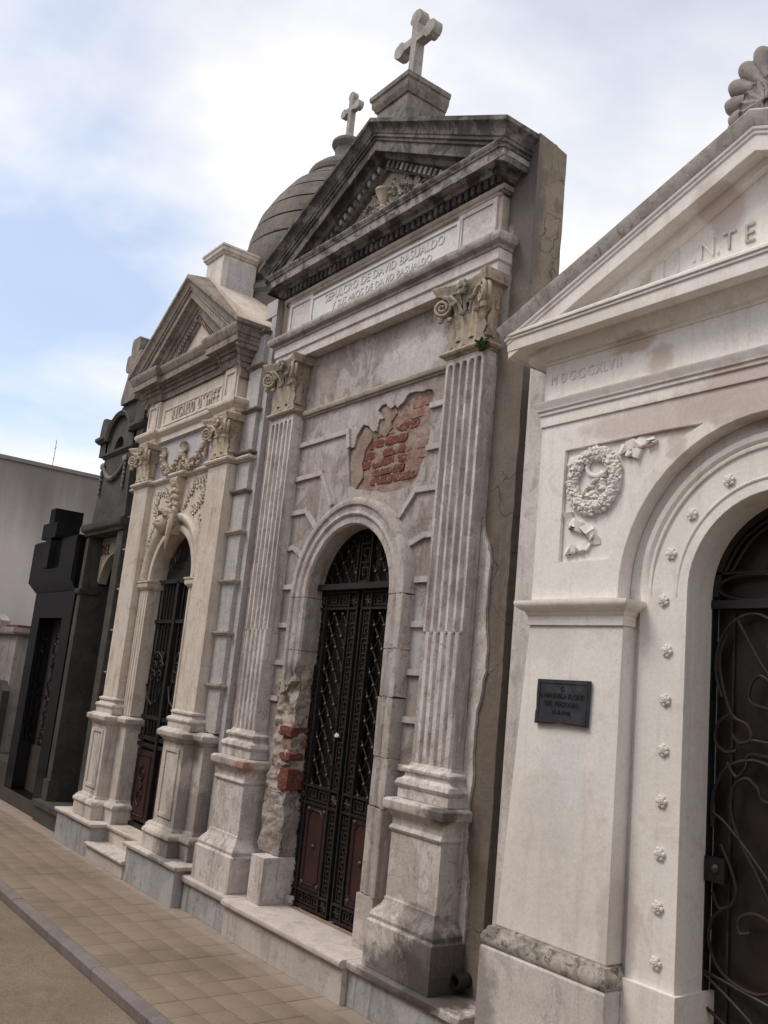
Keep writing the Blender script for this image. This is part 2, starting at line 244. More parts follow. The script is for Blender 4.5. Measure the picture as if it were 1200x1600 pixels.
# ------------------------------------------------------------------ mesh helpers
class MB:
    def __init__(s): s.v = []; s.f = []
    def add(s, v, f):
        k = len(s.v); s.v += [tuple(p) for p in v]; s.f += [tuple(i+k for i in q) for q in f]; return s
    def box(s, x0, x1, y0, y1, z0, z1):
        return s.add([(x, y, z) for z in (z0, z1) for y in (y0, y1) for x in (x0, x1)],
                     [(0, 2, 3, 1), (4, 5, 7, 6), (0, 1, 5, 4), (2, 6, 7, 3), (0, 4, 6, 2), (1, 3, 7, 5)])
    def prism(s, poly, y0, y1):              # polygon in XZ
        n = len(poly)
        return s.add([(x, y0, z) for x, z in poly]+[(x, y1, z) for x, z in poly],
                     [tuple(range(n)), tuple(range(2*n-1, n-1, -1))]+[(i, (i+1) % n, n+(i+1) % n, n+i) for i in range(n)])
    def prism_xy(s, poly, z0, z1):
        n = len(poly)
        return s.add([(x, y, z0) for x, y in poly]+[(x, y, z1) for x, y in poly],
                     [tuple(range(n)), tuple(range(2*n-1, n-1, -1))]+[(i, (i+1) % n, n+(i+1) % n, n+i) for i in range(n)])
    def plate(s, outer, holes, y0, y1):      # XZ outline with holes, extruded in depth
        loops = [outer]+list(holes)
        tri = geometry.tessellate_polygon([[Vector((x, z, 0)) for x, z in l] for l in loops])
        fl = [p for l in loops for p in l]; n = len(fl)
        s_v = [(x, y0, z) for x, z in fl]+[(x, y1, z) for x, z in fl]
        f = [tuple(t) for t in tri]+[tuple(i+n for i in reversed(t)) for t in tri]
        k = 0
        for l in loops:
            m_ = len(l)
            f += [(k+i, k+(i+1) % m_, n+k+(i+1) % m_, n+k+i) for i in range(m_)]; k += m_
        return s.add(s_v, f)
    def sweep(s, prof, path, caps=True):     # prof (out, h); path (x, y[, z]); outward is to the right of travel (-Y when going +X)
        pts = [(p[0], p[1], p[2] if len(p) > 2 else 0) for p in path]; n = len(pts); N = []
        for i in range(n-1):
            d = Vector((pts[i+1][0]-pts[i][0], pts[i+1][1]-pts[i][1])).normalized(); N.append(Vector((d.y, -d.x)))
        V = []; k = len(prof)
        for i in range(n):
            a = N[max(i-1, 0)]; b = N[min(i, n-2)]; mt = (a+b)/(1+a.dot(b))
            for o_, h in prof: V.append((pts[i][0]+mt.x*o_, pts[i][1]+mt.y*o_, pts[i][2]+h))
        F = []
        for i in range(n-1):
            for j in range(k): F.append((i*k+j, i*k+(j+1) % k, (i+1)*k+(j+1) % k, (i+1)*k+j))
        if caps: F += [tuple(range(k)), tuple(range((n-1)*k+k-1, (n-1)*k-1, -1))]
        return s.add(V, F)
    def arch(s, prof, xc, zc, zl, zr, a0=180, a1=0, n=28):   # prof closed loop (rho, y); jamb legs down to zl / zr
        sec = []; k = len(prof)
        if zl is not None: sec.append([(xc-r_, y, zl) for r_, y in prof])
        for i in range(n+1):
            a = R(a0+(a1-a0)*i/n); sec.append([(xc+r_*math.cos(a), y, zc+r_*math.sin(a)) for r_, y in prof])
        if zr is not None: sec.append([(xc+r_, y, zr) for r_, y in prof])
        return s.loft(sec)
    def loft(s, secs, caps=True):
        k = len(secs[0]); V = [p for q in secs for p in q]; F = []
        for i in range(len(secs)-1):
            for j in range(k): F.append((i*k+j, i*k+(j+1) % k, (i+1)*k+(j+1) % k, (i+1)*k+j))
        if caps: F += [tuple(range(k)), tuple(range(len(V)-1, len(V)-k-1, -1))]
        return s.add(V, F)
    def lathe(s, cx, cy, prof, n=32):
        return s.loft([[(cx+r_*math.cos(2*math.pi*i/n), cy+r_*math.sin(2*math.pi*i/n), z) for i in range(n)] for r_, z in prof])
    def tube(s, pts, r, n=6):
        P = [Vector(p) for p in pts]; secs = []; up = None
        for i, p in enumerate(P):
            d = (P[min(i+1, len(P)-1)]-P[max(i-1, 0)]).normalized()
            if up is None: up = d.orthogonal().normalized()
            up = (up-d*up.dot(d)).normalized(); sd_ = d.cross(up)
            rr = r[i] if isinstance(r, (list, tuple)) else r
            secs.append([tuple(p+(up*math.cos(2*math.pi*j/n)+sd_*math.sin(2*math.pi*j/n))*rr) for j in range(n)])
        return s.loft(secs)
    def blob(s, c, rad, amp=.15, seed=0, nu=10, nv=7, freq=2.0):
        secs = []
        for j in range(nv+1):
            th = math.pi*(.02+.96*j/nv); ring = []
            for i in range(nu):
                ph = 2*math.pi*i/nu; d = Vector((math.sin(th)*math.cos(ph), math.sin(th)*math.sin(ph), math.cos(th)))
                k = 1+amp*noise.noise(d*freq+Vector((seed*3.7, seed*1.3, seed)))*2
                ring.append((c[0]+d.x*rad[0]*k, c[1]+d.y*rad[1]*k, c[2]+d.z*rad[2]*k))
            secs.append(ring)
        return s.loft(secs)
    def leaf(s, p, ax, up, w, h, curl, lobes=3, th=.006, nj=9):   # p base, ax width axis, up growth axis; curls to -(ax x up)
        ax = Vector(ax).normalized(); up = Vector(up).normalized(); nn = ax.cross(up); nn = -nn if nn.y > 0 else nn
        p = Vector(p); V = []
        for side in (0, 1):
            for j in range(nj):
                t = j/(nj-1)
                wt = w*max(.12, 1.12-.35*t-.68*t**4)*(1+.2*math.cos(2*math.pi*lobes*t))
                zz = h*(math.sin(t*1.9)/math.sin(1.57) if t < .83 else 1.0-(t-.83)*.9); oo = curl*(t**2.2)
                for u in (-1, -.5, 0, .5, 1):
                    q = p+ax*(u*wt*.5)+up*zz+nn*(oo+.11*w+.18*w*(.25 if abs(u) == .5 else (1-abs(u))*.9 if u == 0 else -.5*t)-side*th)
                    V.append(tuple(q))
        F = []; k = nj*5
        for j in range(nj-1):
            for i in range(4):
                a = j*5+i; F += [(a, a+1, a+6, a+5), (k+a, k+a+5, k+a+6, k+a+1)]
            F += [(j*5, j*5+5, k+j*5+5, k+j*5), (j*5+4, k+j*5+4, k+j*5+9, j*5+9)]
        for i in range(4): F += [(i, k+i, k+i+1, i+1), (k-5+i, k-4+i, 2*k-4+i, 2*k-5+i)]
        return s.add(V, F)
    def spiral(s, c, ax, r0, r1, turns, tr, flip=1, a0=90, n=34):     # in plane (ax, Z)
        ax = Vector(ax).normalized(); pts = []; rr = []
        for i in range(n+1):
            t = i/n; a = R(a0)+flip*turns*2*math.pi*t; q = r0+(r1-r0)*t**.8
            pts.append(Vector(c)+ax*(q*math.cos(a))+Vector((0, 0, q*math.sin(a)))); rr.append(tr*(1-.45*t))
        return s.tube(pts, rr, 6)
    def mesh(s, name, org=(0, 0, 0), ang=38):
        me = bpy.data.meshes.new(name)
        me.from_pydata([(x-org[0], y-org[1], z-org[2]) for x, y, z in s.v], [], s.f)
        b = bmesh.new(); b.from_mesh(me); bmesh.ops.recalc_face_normals(b, faces=b.faces); b.to_mesh(me); b.free()
        me.polygons.foreach_set('use_smooth', [True]*len(me.polygons)); me.set_sharp_from_angle(angle=R(ang)); me.update()
        return me
ORG = {}
def tag(o, label, cat, group=None, kind=None):
    if label: o['label'] = label
    if cat: o['category'] = cat
    if group: o['group'] = group
    if kind: o['kind'] = kind
    return o
def thing(name, label, cat, loc, group=None):
    o = bpy.data.objects.new(name, None); COL.objects.link(o); o.location = loc; o.empty_display_size = .2
    ORG[o.name] = tuple(loc); return tag(o, label, cat, group)
def link(o, parent, org):
    COL.objects.link(o); ORG[o.name] = org
    if parent is not None: o.parent = parent
    return o
def add(name, mb, mat, parent=None, label=None, kind=None, ang=38):
    """mesh given in world metres; its origin is the base of the thing it belongs to"""
    org = ORG[parent.name] if parent is not None else (0, 0, 0)
    if parent is None:
        xs, ys, zs = zip(*mb.v); org = ((min(xs)+max(xs))/2, (min(ys)+max(ys))/2, min(zs))
    me = mb.mesh(name, org, ang); me.materials.append(M[mat]); o = bpy.data.objects.new(name, me)
    if parent is None: o.location = org
    if label: o['label'] = label
    if kind: o['kind'] = kind
    return link(o, parent, org)
def inst(name, me, loc, parent, rot=(0, 0, 0), scale=(1, 1, 1)):
    o = bpy.data.objects.new(name, me); g = ORG[parent.name]
    o.location = (loc[0]-g[0], loc[1]-g[1], loc[2]-g[2]); o.rotation_euler = rot; o.scale = scale
    return link(o, parent, tuple(loc))
def pmesh(name, mb, mat, ang=38):
    me = mb.mesh(name, ang=ang); me.materials.append(M[mat]); return me
DG = None
def text(name, body, size, loc, mat, parent, extrude=.004, sx=1.0, align='CENTER', rotz=0):
    cu = bpy.data.curves.new('txt', 'FONT'); cu.body = body; cu.size = size; cu.extrude = extrude; cu.align_x = align; cu.resolution_u = 3
    t = bpy.data.objects.new('txt', cu); COL.objects.link(t)
    me = bpy.data.meshes.new_from_object(t.evaluated_get(bpy.context.evaluated_depsgraph_get()))
    bpy.data.objects.remove(t); bpy.data.curves.remove(cu)
    me.transform(Matrix.Rotation(R(90), 4, 'X') @ Matrix.Diagonal((sx, 1, 1, 1))); me.materials.clear(); me.materials.append(M[mat]); me.name = name
    return inst(name, me, loc, parent)
def text_words(name, body, size, loc, mat, parent, extrude, sx, gap=.35):
    objs = [text(name, w, size, loc, mat, parent, extrude, sx, 'LEFT') for w in body.split()]
    wd_ = [max(v.co.x for v in o.data.vertices) for o in objs]; tot = sum(wd_)+gap*size*(len(objs)-1); x = loc[0]-tot/2
    for o, w in zip(objs, wd_): o.location.x = x-ORG[parent.name][0]; x += w+gap*size
def arc(xc, zc, r, a0, a1, n): return [(xc+r*math.cos(R(a0+(a1-a0)*i/n)), zc+r*math.sin(R(a0+(a1-a0)*i/n))) for i in range(n+1)]
def arch_outline(xc, r, z0, zc, n=28): return [(xc+r, z0)]+arc(xc, zc, r, 0, 180, n)+[(xc-r, z0)]

# ================================================================== the setting: lane, kerb, pavement
tag(add('lane', MB().add([(-60, -40, -.058), (60, -40, -.058), (60, 60, -.058), (-60, 60, -.058)], [(0, 1, 2, 3)]), 'road'), None, None, kind='structure')
pav = add('pavement', MB().box(-14.0, 4.0, 2.10, 9.0, -.055, -.0032), 'joint'); tag(pav, None, None, kind='structure')
tl = []
for k in range(4):
    a = .0985-.001*(k % 2); b_ = .0785-.001*(k//2); q = MB()
    q.loft([[(-a, -b_, -.02), (a, -b_, -.02), (a, b_, -.02), (-a, b_, -.02)], [(-a, -b_, -.0012), (a, -b_, -.0012), (a, b_, -.0012), (-a, b_, -.0012)],
            [(-a+.002, -b_+.002, 0), (a-.002, -b_+.002, 0), (a-.002, b_-.002, 0), (-a+.002, b_-.002, 0)]])
    tl.append(pmesh('paving_tile', q, 'tile'))
nt_ = 0
for i in range(54):
    for j in range(6):
        x = -2.5-.2*i; y = 2.19+.16*j
        if y > 2.95 and -3.1 > x > -8.6: y = 2.975
        if nt_ >= 300: break
        inst('paving_tile', random.choice(tl), (x+random.uniform(-.0015, .0015), y, random.uniform(-.0008, .0008)), pav, (random.uniform(-.003, .003), random.uniform(-.003, .003), random.uniform(-.006, .006))); nt_ += 1
rest = add('paving_tiles_far', MB().box(-13.9, -2.5-.2*49-.3, 2.11, 3.4, -.02, 0), 'tile', pav, kind='stuff')
kb = add('kerb', MB().box(-14.0, 4.0, 2.045, 2.095, -.065, -.02), 'joint'); tag(kb, None, None, kind='structure')
ks = []
for k in range(3):
    L = .449; q = MB()
    y0, y1 = 2.032, 2.107
    q.loft([[(-L, y, z) for y, z in prof] for prof in [[(y0, -.06), (y0-.001, -.012), (y0+.012, 0), (y1-.006, 0), (y1, -.008), (y1, -.06)]]*1] +
           [[(L, y, z) for y, z in [(y0, -.06), (y0-.001, -.012), (y0+.012, 0), (y1-.006, 0), (y1, -.008), (y1, -.06)]]])
    ks.append(pmesh('kerb_stone', q, 'kerb'))
for i in range(17): inst('kerb_stone', ks[i % 3], (-1.6-.9*i*.84, 0, .004+random.uniform(-.002, .002)), kb, scale=(.838, 1, 1))

ob = MB(); rnd = random.Random(21); x = -13.5
while x < 6:
    w_ = rnd.uniform(2.1, 2.8); h = rnd.uniform(3.3, 4.3); y = -1.55-rnd.uniform(0, .12)
    ob.box(x, x+w_-.12, -5, y, -.1, h)
    ob.prism([(x+.02, h+.002), (x+w_-.14, h+.002), (x+w_/2-.06, h+rnd.uniform(.4, .8))], -4.8, y+.05)
    ob.box(x+.1, x+.4, y, y+.1, -.1, h-.4).box(x+w_-.52, x+w_-.22, y, y+.1, -.1, h-.4)
    x += w_
tag(add('opposite_buildings', ob, 'far_stone'), None, None, kind='structure')  # unseen row across the lane, added to block low sky light

# ================================================================== shared ornament builders
def sym(path, xc): return [(2*xc-p[0],)+tuple(p[1:]) for p in reversed(path)]
def capital(parent, cx, yf, hw, z0, z1, yw, mat, seed=0):
    """pilaster capital: bell, abacus, corner volutes, acanthus leaves, centre flower"""
    H = z1-z0; za = z1-.066*H/.42; e = hw*1.18
    mb = MB(); mb.loft([[(cx-a, yw, z), (cx-a, yf-o_, z), (cx+a, yf-o_, z), (cx+a, yw, z)] for a, o_, z in
                        [(hw, 0, z0), (hw*.98, .0, z0+.4*H), (hw*1.03, .012, z0+.7*H), (hw*1.16, .035, za)]])
    bell = add('capital', mb, mat, parent)
    def plan(a, o_):
        c = []
        for t in [-1, -.6, -.25, .25, .6, 1]: c.append((cx+a*t, yf-o_*(.42+.58*abs(t)**2.0)))
        return [(cx-a-.012, yw)]+[(cx-a-.012, yf-o_*.93)]+c+[(cx+a+.012, yf-o_*.93), (cx+a+.012, yw)]
    ab = MB(); A = hw*1.42
    ab.loft([[(x, y, z) for x, y in plan(a, o_)] for a, o_, z in [(A*.93, .075, za), (A*.95, .08, za+.3*(z1-za)), (A*.97, .085, za+.42*(z1-za)), (A, .098, za+.7*(z1-za)), (A*1.01, .1, z1-.006), (A*.97, .09, z1)]])
    add('abacus', ab, mat, bell)
    for s_ in (-1, 1):
        v = MB(); vx = cx+s_*(A-.035); vz = za-.07
        d = Vector((s_*.90, -.44, 0)); n_ = Vector((-s_*.44, -.90, 0))*1
        c0 = Vector((vx-s_*.012, yf-.052, vz))
        for sg, off in ((1, .014), (-1, -.014)):
            v.spiral(c0+n_*off, d, .066, .008, 2.2, .0125, flip=s_*(-1), a0=90)
        v.loft([[tuple(c0+n_*o_+d*(.056*math.cos(2*math.pi*i/14))+Vector((0, 0, .056*math.sin(2*math.pi*i/14)))) for i in range(14)] for o_ in (-.02, .008)])
        st = [Vector((cx+s_*.02, yf-.012, z0+.42*H)), Vector((cx+s_*hw*.35, yf-.03, z0+.66*H)), Vector((cx+s_*hw*.75, yf-.045, za-.012)), c0+Vector((-s_*.012, -.004, .056))]
        v.tube(st, [.012, .014, .016, .013], 6)
        v.blob(c0+Vector((s_*.008, -.004, -.066)), (.02, .02, .026), .2, seed+s_, 8, 5)
        add('volute', v, mat, bell)
    lf = MB()
    lf.leaf((cx, yf, z0), (1, 0, 0), (0, 0, 1), hw*.7, .52*H, .05, 4)
    for s_ in (-1, 1):
        lf.leaf((cx+s_*hw*.66, yf, z0), (1, 0, 0), (s_*.06, 0, 1), hw*.62, .50*H, .045, 4)
        lf.leaf((cx+s_*hw*.34, yf, z0+.1*H), (1, 0, 0), (s_*.12, 0, 1), hw*.6, .62*H, .06, 5)
        lf.leaf((cx+s_*hw, yf+.03, z0+.03), (0, 1, 0), (s_*.1, 0, 1), .06, .45*H, .03, 3)
        lf.blob((cx+s_*hw*.16, yf-.03, z0+.75*H), (.014, .02, .05), .3, seed+s_, 8, 5)
    lf.tube([(cx, yf-.01, z0+.35*H), (cx, yf-.03, z0+.6*H), (cx, yf-.045, z1-.06)], [.014, .012, .016], 6)
    add('acanthus_leaves', lf, mat, bell)
    fl = MB()
    for i in range(6):
        a = i*math.pi/3; fl.blob((cx+.03*math.cos(a), yf-.068, z1-.05+.03*math.sin(a)), (.019, .014, .019), .25, i+seed, 8, 5)
    fl.blob((cx, yf-.08, z1-.05), (.014, .012, .014), .1, 1, 8, 5)
    add('flower', fl, mat, bell)
    return bell
def shaft(parent, cx, yf, yw, hw, z0, z1, zf0, zf1, nf, dep, reed, mat, name='pilaster_shaft'):
    """fluted pilaster: flutes zf0..zf1 end in half rounds; below zf0 they are filled with reeds"""
    pitch = 2*hw/(nf+.35); fwid = pitch*.35; secs = []
    zs = [(z0, 0), (zf0, 0), (zf0+.004, 1), (zf1-fwid, 1), (zf1-fwid*.5, 1), (zf1-fwid*.15, 1), (zf1, .02), (z1, .02)]
    for z, k in zs:
        ring = [(cx-hw, yw, z), (cx-hw, yf, z)]
        for i in range(nf):
            u = cx-hw+pitch*(.675+i); w_ = fwid
            if k == 1 and z > zf1-fwid: w_ = fwid*math.sqrt(max(.02, 1-((z-(zf1-fwid))/fwid)**2))
            for j in range(7):
                c = -1+2*j/6
                if k == 0: y = yf+(.014 if abs(c) == 1 else 0)*reed+(.002*(c*c))*reed; y = yf if not reed else y; q = 0 if reed else 0
                else: y = yf+dep*math.sqrt(max(0, 1-c*c))*k
                ring.append((u+c*w_, y, z))
        ring += [(cx+hw, yf, z), (cx+hw, yw, z)]
        secs.append(ring)
    return add(name, MB().loft(secs), mat, parent, ang=30)
def dentil_run(parent, me, x0, x1, n, y, zfun, rot=0):
    for i in range(n):
        x = x0+(x1-x0)*(i+.5)/n; inst('dentil', me, (x, y, zfun(x)), parent, (0, rot, 0))
def foliage_relief(mb, pts, y, w, n=9, seed=0, rise=.02):
    rnd = random.Random(seed)
    for i in range(n):
        t = i/(n-1)*(len(pts)-1); k = min(int(t), len(pts)-2); u = t-k
        x = pts[k][0]*(1-u)+pts[k+1][0]*u; z = pts[k][1]*(1-u)+pts[k+1][1]*u
        d = Vector((pts[k+1][0]-pts[k][0], 0, pts[k+1][1]-pts[k][1])).normalized()
        for s_ in (-1, 1):
            a = rnd.uniform(.5, 1.2)*s_; u2 = Vector((d.x*math.cos(a)-d.z*math.sin(a), 0, d.x*math.sin(a)+d.z*math.cos(a)))
            mb.leaf((x, y-.002, z), u2.cross(Vector((0, 1, 0))), u2, w*rnd.uniform(.4, .6), w*rnd.uniform(.8, 1.25), rise, 2, .004, 6)
        if rnd.random() < .6: mb.blob((x, y-rise*.5, z), (w*.2, rise, w*.2), .2, i, 7, 5)
    mb.tube([(p[0], y-.004, p[1]) for p in pts], .006, 5)

# ================================================================== CENTRAL WEATHERED MAUSOLEUM
xc = -4.70
C = thing('mausoleum', 'weathered central mausoleum with peeling plaster, exposed red brick and black-stained pediment', 'mausoleum', (xc, 3.25, 0), 'family tombs along the lane')
# -- base
add('base_panel', MB().box(-6.03, -5.365, 3.02, 3.6, 0, .178), 'base_grey', C)
add('base_panel', MB().box(-4.045, -3.21, 3.02, 3.6, 0, .178), 'base_grey', C)
add('step_riser', MB().box(-5.36, -4.05, 2.985, 3.6, 0, .178), 'base_pale', C)
nos = [(-.3, .18), (.012, .18), (.026, .188), (.03, .2), (.026, .213), (.014, .221), (-.3, .222)]
add('step_tread', MB().sweep(nos, [(-5.365, 2.985), (-4.045, 2.985)]).box(-5.365, -4.045, 3.24, 3.6, .18, .222), 'step_top', C)
sl_ = [(-.3, .18), (.02, .18), (.024, .186), (.024, .214), (.018, .2215), (-.3, .222)]
add('base_slab', MB().sweep(sl_, [(-6.05, 3.02), (-5.368, 3.02)]).box(-6.05, -5.368, 3.28, 3.6, .18, .222), 'step_top', C)
add('base_slab', MB().sweep(sl_, [(-4.042, 3.02), (-3.20, 3.02), (-3.20, 3.5)]).box(-4.042, -3.4, 3.28, 3.6, .18, .2215), 'marble_dirty', C)
# -- wall: mortar core with a plaster skin that has fallen away in one place
ZC, RI, RO = 2.15, .45, .63
hole = [(-.157, 2.885), (-.196, 3.035), (-.211, 3.149), (-.147, 3.153), (-.136, 3.221), (-.062, 3.292), (-.008, 3.272), (.039, 3.229), (.09, 3.217), (.1, 3.256), (.105, 3.296), (.154, 3.294), (.084, 3.355), (.117, 3.389), (.165, 3.39), (.186, 3.362), (.22, 3.345), (.26, 3.361), (.289, 3.338), (.351, 3.369), (.396, 3.41), (.507, 3.4), (.614, 3.39), (.646, 3.361), (.638, 3.312), (.622, 3.289), (.626, 3.225), (.614, 3.177), (.638, 3.135), (.624, 3.031), (.614, 2.97), (.575, 2.907), (.546, 2.843), (.496, 2.80), (.4, 2.795), (.281, 2.79), (.079, 2.823), (-.095, 2.857)]
def jag(poly, k=3, amp=.008, seed=0):
    rnd = random.Random(seed); out = []
    for i, p in enumerate(poly):
        q = poly[(i+1) % len(poly)]
        for j in range(k):
            t = j/k; out.append((p[0]*(1-t)+q[0]*t+(rnd.uniform(-amp, amp) if j else 0), p[1]*(1-t)+q[1]*t+(rnd.uniform(-amp, amp) if j else 0)))
    return out
hole = jag([(xc+a, b) for a, b in hole], 3, .006, 5)
wall = add('wall', MB().plate([(-6.07, .222), (-3.53, .222), (-3.53, 4.0), (-6.07, 4.0)], [arch_outline(xc, .53, .2225, ZC)[::-1]], 3.278, 3.60), 'mortar', C)
skin_out = [(-6.075, .222), (xc-.53, .222)]+arc(xc, ZC, .53, 180, 0, 28)+[(xc+.53, .222), (-3.525, .222), (-3.525, 3.96), (-6.075, 3.96)]
add('plaster_skin', MB().plate(skin_out, [hole], 3.25, 3.277), 'plaster', wall)
# second, thinner coat left at the hole's upper left
coat = jag([(xc+a, b) for a, b in [(.105, 3.20), (.07, 3.27), (.13, 3.33), (.10, 3.37), (.17, 3.385), (.25, 3.355), (.28, 3.31), (.22, 3.26), (.24, 3.22), (.18, 3.17)]], 3, .006, 9)
add('undercoat', MB().prism(coat, 3.262, 3.28), 'mortar', wall)
coat = jag([(xc+a, b) for a, b in [(-.20, 2.9), (-.19, 3.13), (-.13, 3.20), (-.06, 3.28), (0, 3.25), (.03, 3.19), (-.03, 3.12), (-.06, 3.02), (-.03, 2.93), (-.1, 2.86)]], 3, .006, 3)
add('undercoat', MB().prism(coat, 3.263, 3.28), 'mortar', wall)
def rough_brick(w_, d, h, seed):
    q = MB(); rnd = random.Random(seed); nx = max(2, int(w_/.03)); secs = []
    for i in range(nx+1):
        x = -w_/2+w_*i/nx; j = lambda s=.003: rnd.uniform(-s, s); e = .004 if i in (0, nx) else 0
        secs.append([(x+j(.002), -d/2+j()+e, -h/2+j(.003)+e*.6), (x+j(.002), d/2, -h/2), (x+j(.002), d/2, h/2), (x+j(.002), -d/2+j()+e, h/2+j(.003)-e*.6), (x+j(.002), -d/2-.001+j(.002), j(.008))])
    return q.loft(secs)
mbd = MB(); NX, NZ = 80, 60; V = []
for j in range(NZ+1):
    for i in range(NX+1):
        x_ = xc-.26+.95*i/NX; z_ = 2.72+.74*j/NZ; p_ = Vector((x_*11, 1.0, z_*16)); q_ = Vector((x_*40, 3.0, z_*48))
        V.append((x_, 3.2718-noise.noise(p_)*.008-noise.noise(q_)*.0065-noise.noise(q_*2.3)*.003, z_))
mbd.add(V, [(j*(NX+1)+i, j*(NX+1)+i+1, (j+1)*(NX+1)+i+1, (j+1)*(NX+1)+i) for j in range(NZ) for i in range(NX)])
add('mortar_bed', mbd, 'mortar', wall, ang=80)
bm_ = [[pmesh('brick', rough_brick(w_, .05, .05, k*7+i), mt) for i in range(3)] for k, (w_, mt) in enumerate([(.23, 'brick'), (.11, 'brick'), (.23, 'brick_dusty'), (.11, 'brick_dusty')])]
def inside(p, poly):
    c = False; n = len(poly)
    for i in range(n):
        a, b = poly[i], poly[(i+1) % n]
        if (a[1] > p[1]) != (b[1] > p[1]) and p[0] < (b[0]-a[0])*(p[1]-a[1])/(b[1]-a[1])+a[0]: c = not c
    return c
red = {0: [(.07, .54)], 1: [(.1, .4)], 2: [(-.1, .45)], 3: [(-.05, .26), (.4, .47)], 4: [(-.02, .38)], 5: [(.28, .47)]}
rz = [2.888, 2.947, 3.006, 3.067, 3.138, 3.208, 3.27, 3.335]
for r_, z in enumerate(rz):
    x = -.26+(.06 if r_ % 2 else -.05)
    while x < .66:
        k = 0 if random.random() < .8 else 1; w_ = (.23, .11)[k]
        cx_ = x+w_/2
        if all(inside((xc+cx_+s_*w_*.36, z+zz), hole) for s_ in (-1, 0, 1) for zz in (-.008, .008)):
            isred = any(a-.03 <= cx_ <= b+.03 for a, b in red.get(r_, []))
            inst('brick', random.choice(bm_[k+(0 if isred else 2)]), (xc+cx_, 3.2935+random.uniform(-.004, .004)+(0 if isred else .0045), z), wall, (random.uniform(-.05, .05), random.uniform(-.02, .02), random.uniform(-.03, .03)))
        x += w_+.009
# -- raised bands that imitate the joints of ashlar blocks
def band(mb, pts, w_=.034, y0=3.232, y1=3.2515):
    P = [Vector(p) for p in pts]
    for i in range(len(P)-1):
        d = (P[i+1]-P[i]).normalized(); n_ = Vector((-d.y, d.x))*w_/2
        a, b = P[i]-d*(w_/2 if i else 0), P[i+1]+d*(w_/2 if i < len(P)-2 else 0)
        mb.prism([tuple(a+n_), tuple(a-n_), tuple(b-n_), tuple(b+n_)], y0+(i % 2)*.0012, y1)
for p in [[(-.845, 3.262), (-.225, 3.268), (-.2, 3.15)], [(-.845, 3.01), (-.498, 3.016), (-.33, 2.77)], [(-.845, 2.76), (-.647, 2.763), (-.5, 2.635)], [(-.845, 2.505), (-.758, 2.51), (-.64, 2.445)],
          [(-.845, 2.232), (-.64, 2.232)], [(-.845, 1.967), (-.64, 1.967)], [(-.845, 1.712), (-.64, 1.712)], [(-.845, 1.47), (-.73, 1.47)], [(.63, 3.28), (.845, 3.278)], [(.63, 3.018), (.845, 3.015)],
          [(.425, 2.62), (.565, 2.77), (.845, 2.767)], [(.53, 2.44), (.68, 2.49), (.845, 2.492)], [(.63, 2.232), (.845, 2.232)], [(.63, 1.977), (.845, 1.977)], [(.63, 1.708), (.845, 1.71)], [(.63, 1.448), (.845, 1.45)], [(.63, 1.19), (.845, 1.192)], [(.63, .93), (.76, .93)], [(.63, .68), (.78, .68)]]:
    mb = MB(); band(mb, [(xc+a, b) for a, b in p]); add('joint_band', mb, 'band', wall)
add('string_course', MB().sweep([(-.005, 3.465), (.012, 3.465), (.014, 3.477), (.028, 3.48), (.034, 3.492), (.034, 3.507), (.022, 3.517), (-.005, 3.522)], [(-5.545, 3.2495), (-3.855, 3.2495)]), 'frieze', C)
# -- door surround
pr = [(RI, 3.47), (RI, 3.205), (RI+.012, 3.19), (RI+.055, 3.19), (RI+.06, 3.182), (RI+.072, 3.176), (RI+.085, 3.182), (RI+.09, 3.186), (RI+.125, 3.184), (RI+.13, 3.172), (RI+.15, 3.166), (RI+.168, 3.172), (RI+.178, 3.19), (RI+.18, 3.26), (RI+.09, 3.26), (RI+.08, 3.47)]
add('archivolt', MB().arch(pr, xc, ZC, None, None), 'archstone', C)
zz = [2.147, 1.83, 1.56, 1.23, .96, .50]
for i in range(5):
    o_ = [0, .003, -.004, .004, -.002][i]
    mb = MB(); mb.loft([[(xc+r_+o_+random.uniform(-.004, .004)*(k != 1), y, z+random.uniform(-.006, .006)*(r_ > .5)) for r_, y in pr] for k, z in enumerate([zz[i]-.002, (zz[i]+zz[i+1])/2, zz[i+1]+.004])])
    add('jamb_stone', mb, 'archstone', C)
for i, (a, b) in enumerate([(2.147, 1.80), (1.797, 1.60)]):
    mb = MB(); n_ = 1 if i == 0 else 6; secs = []
    for k in range(n_+1):
        z = a+(b-a)*k/n_; e = 0 if i == 0 else max(0, (k-2)/(n_-2))
        secs.append([(xc-(r_+(.05*e*random.uniform(.4, 1.6) if r_ < .56 else 0)), y+(.03*e*random.random() if y < 3.25 else 0), z-(.1*(r_-RI)/.18 if k == n_ and i else 0)) for r_, y in pr])
    add('jamb_stone', mb.loft(secs), 'archstone', C)
add('jamb_block', MB().box(xc+.445, xc+.60, 3.178, 3.46, .222, .497), 'marble_dirty', C)
add('jamb_block', MB().box(xc-.60, xc-.44, 3.10, 3.46, .222, .50), 'marble', C)
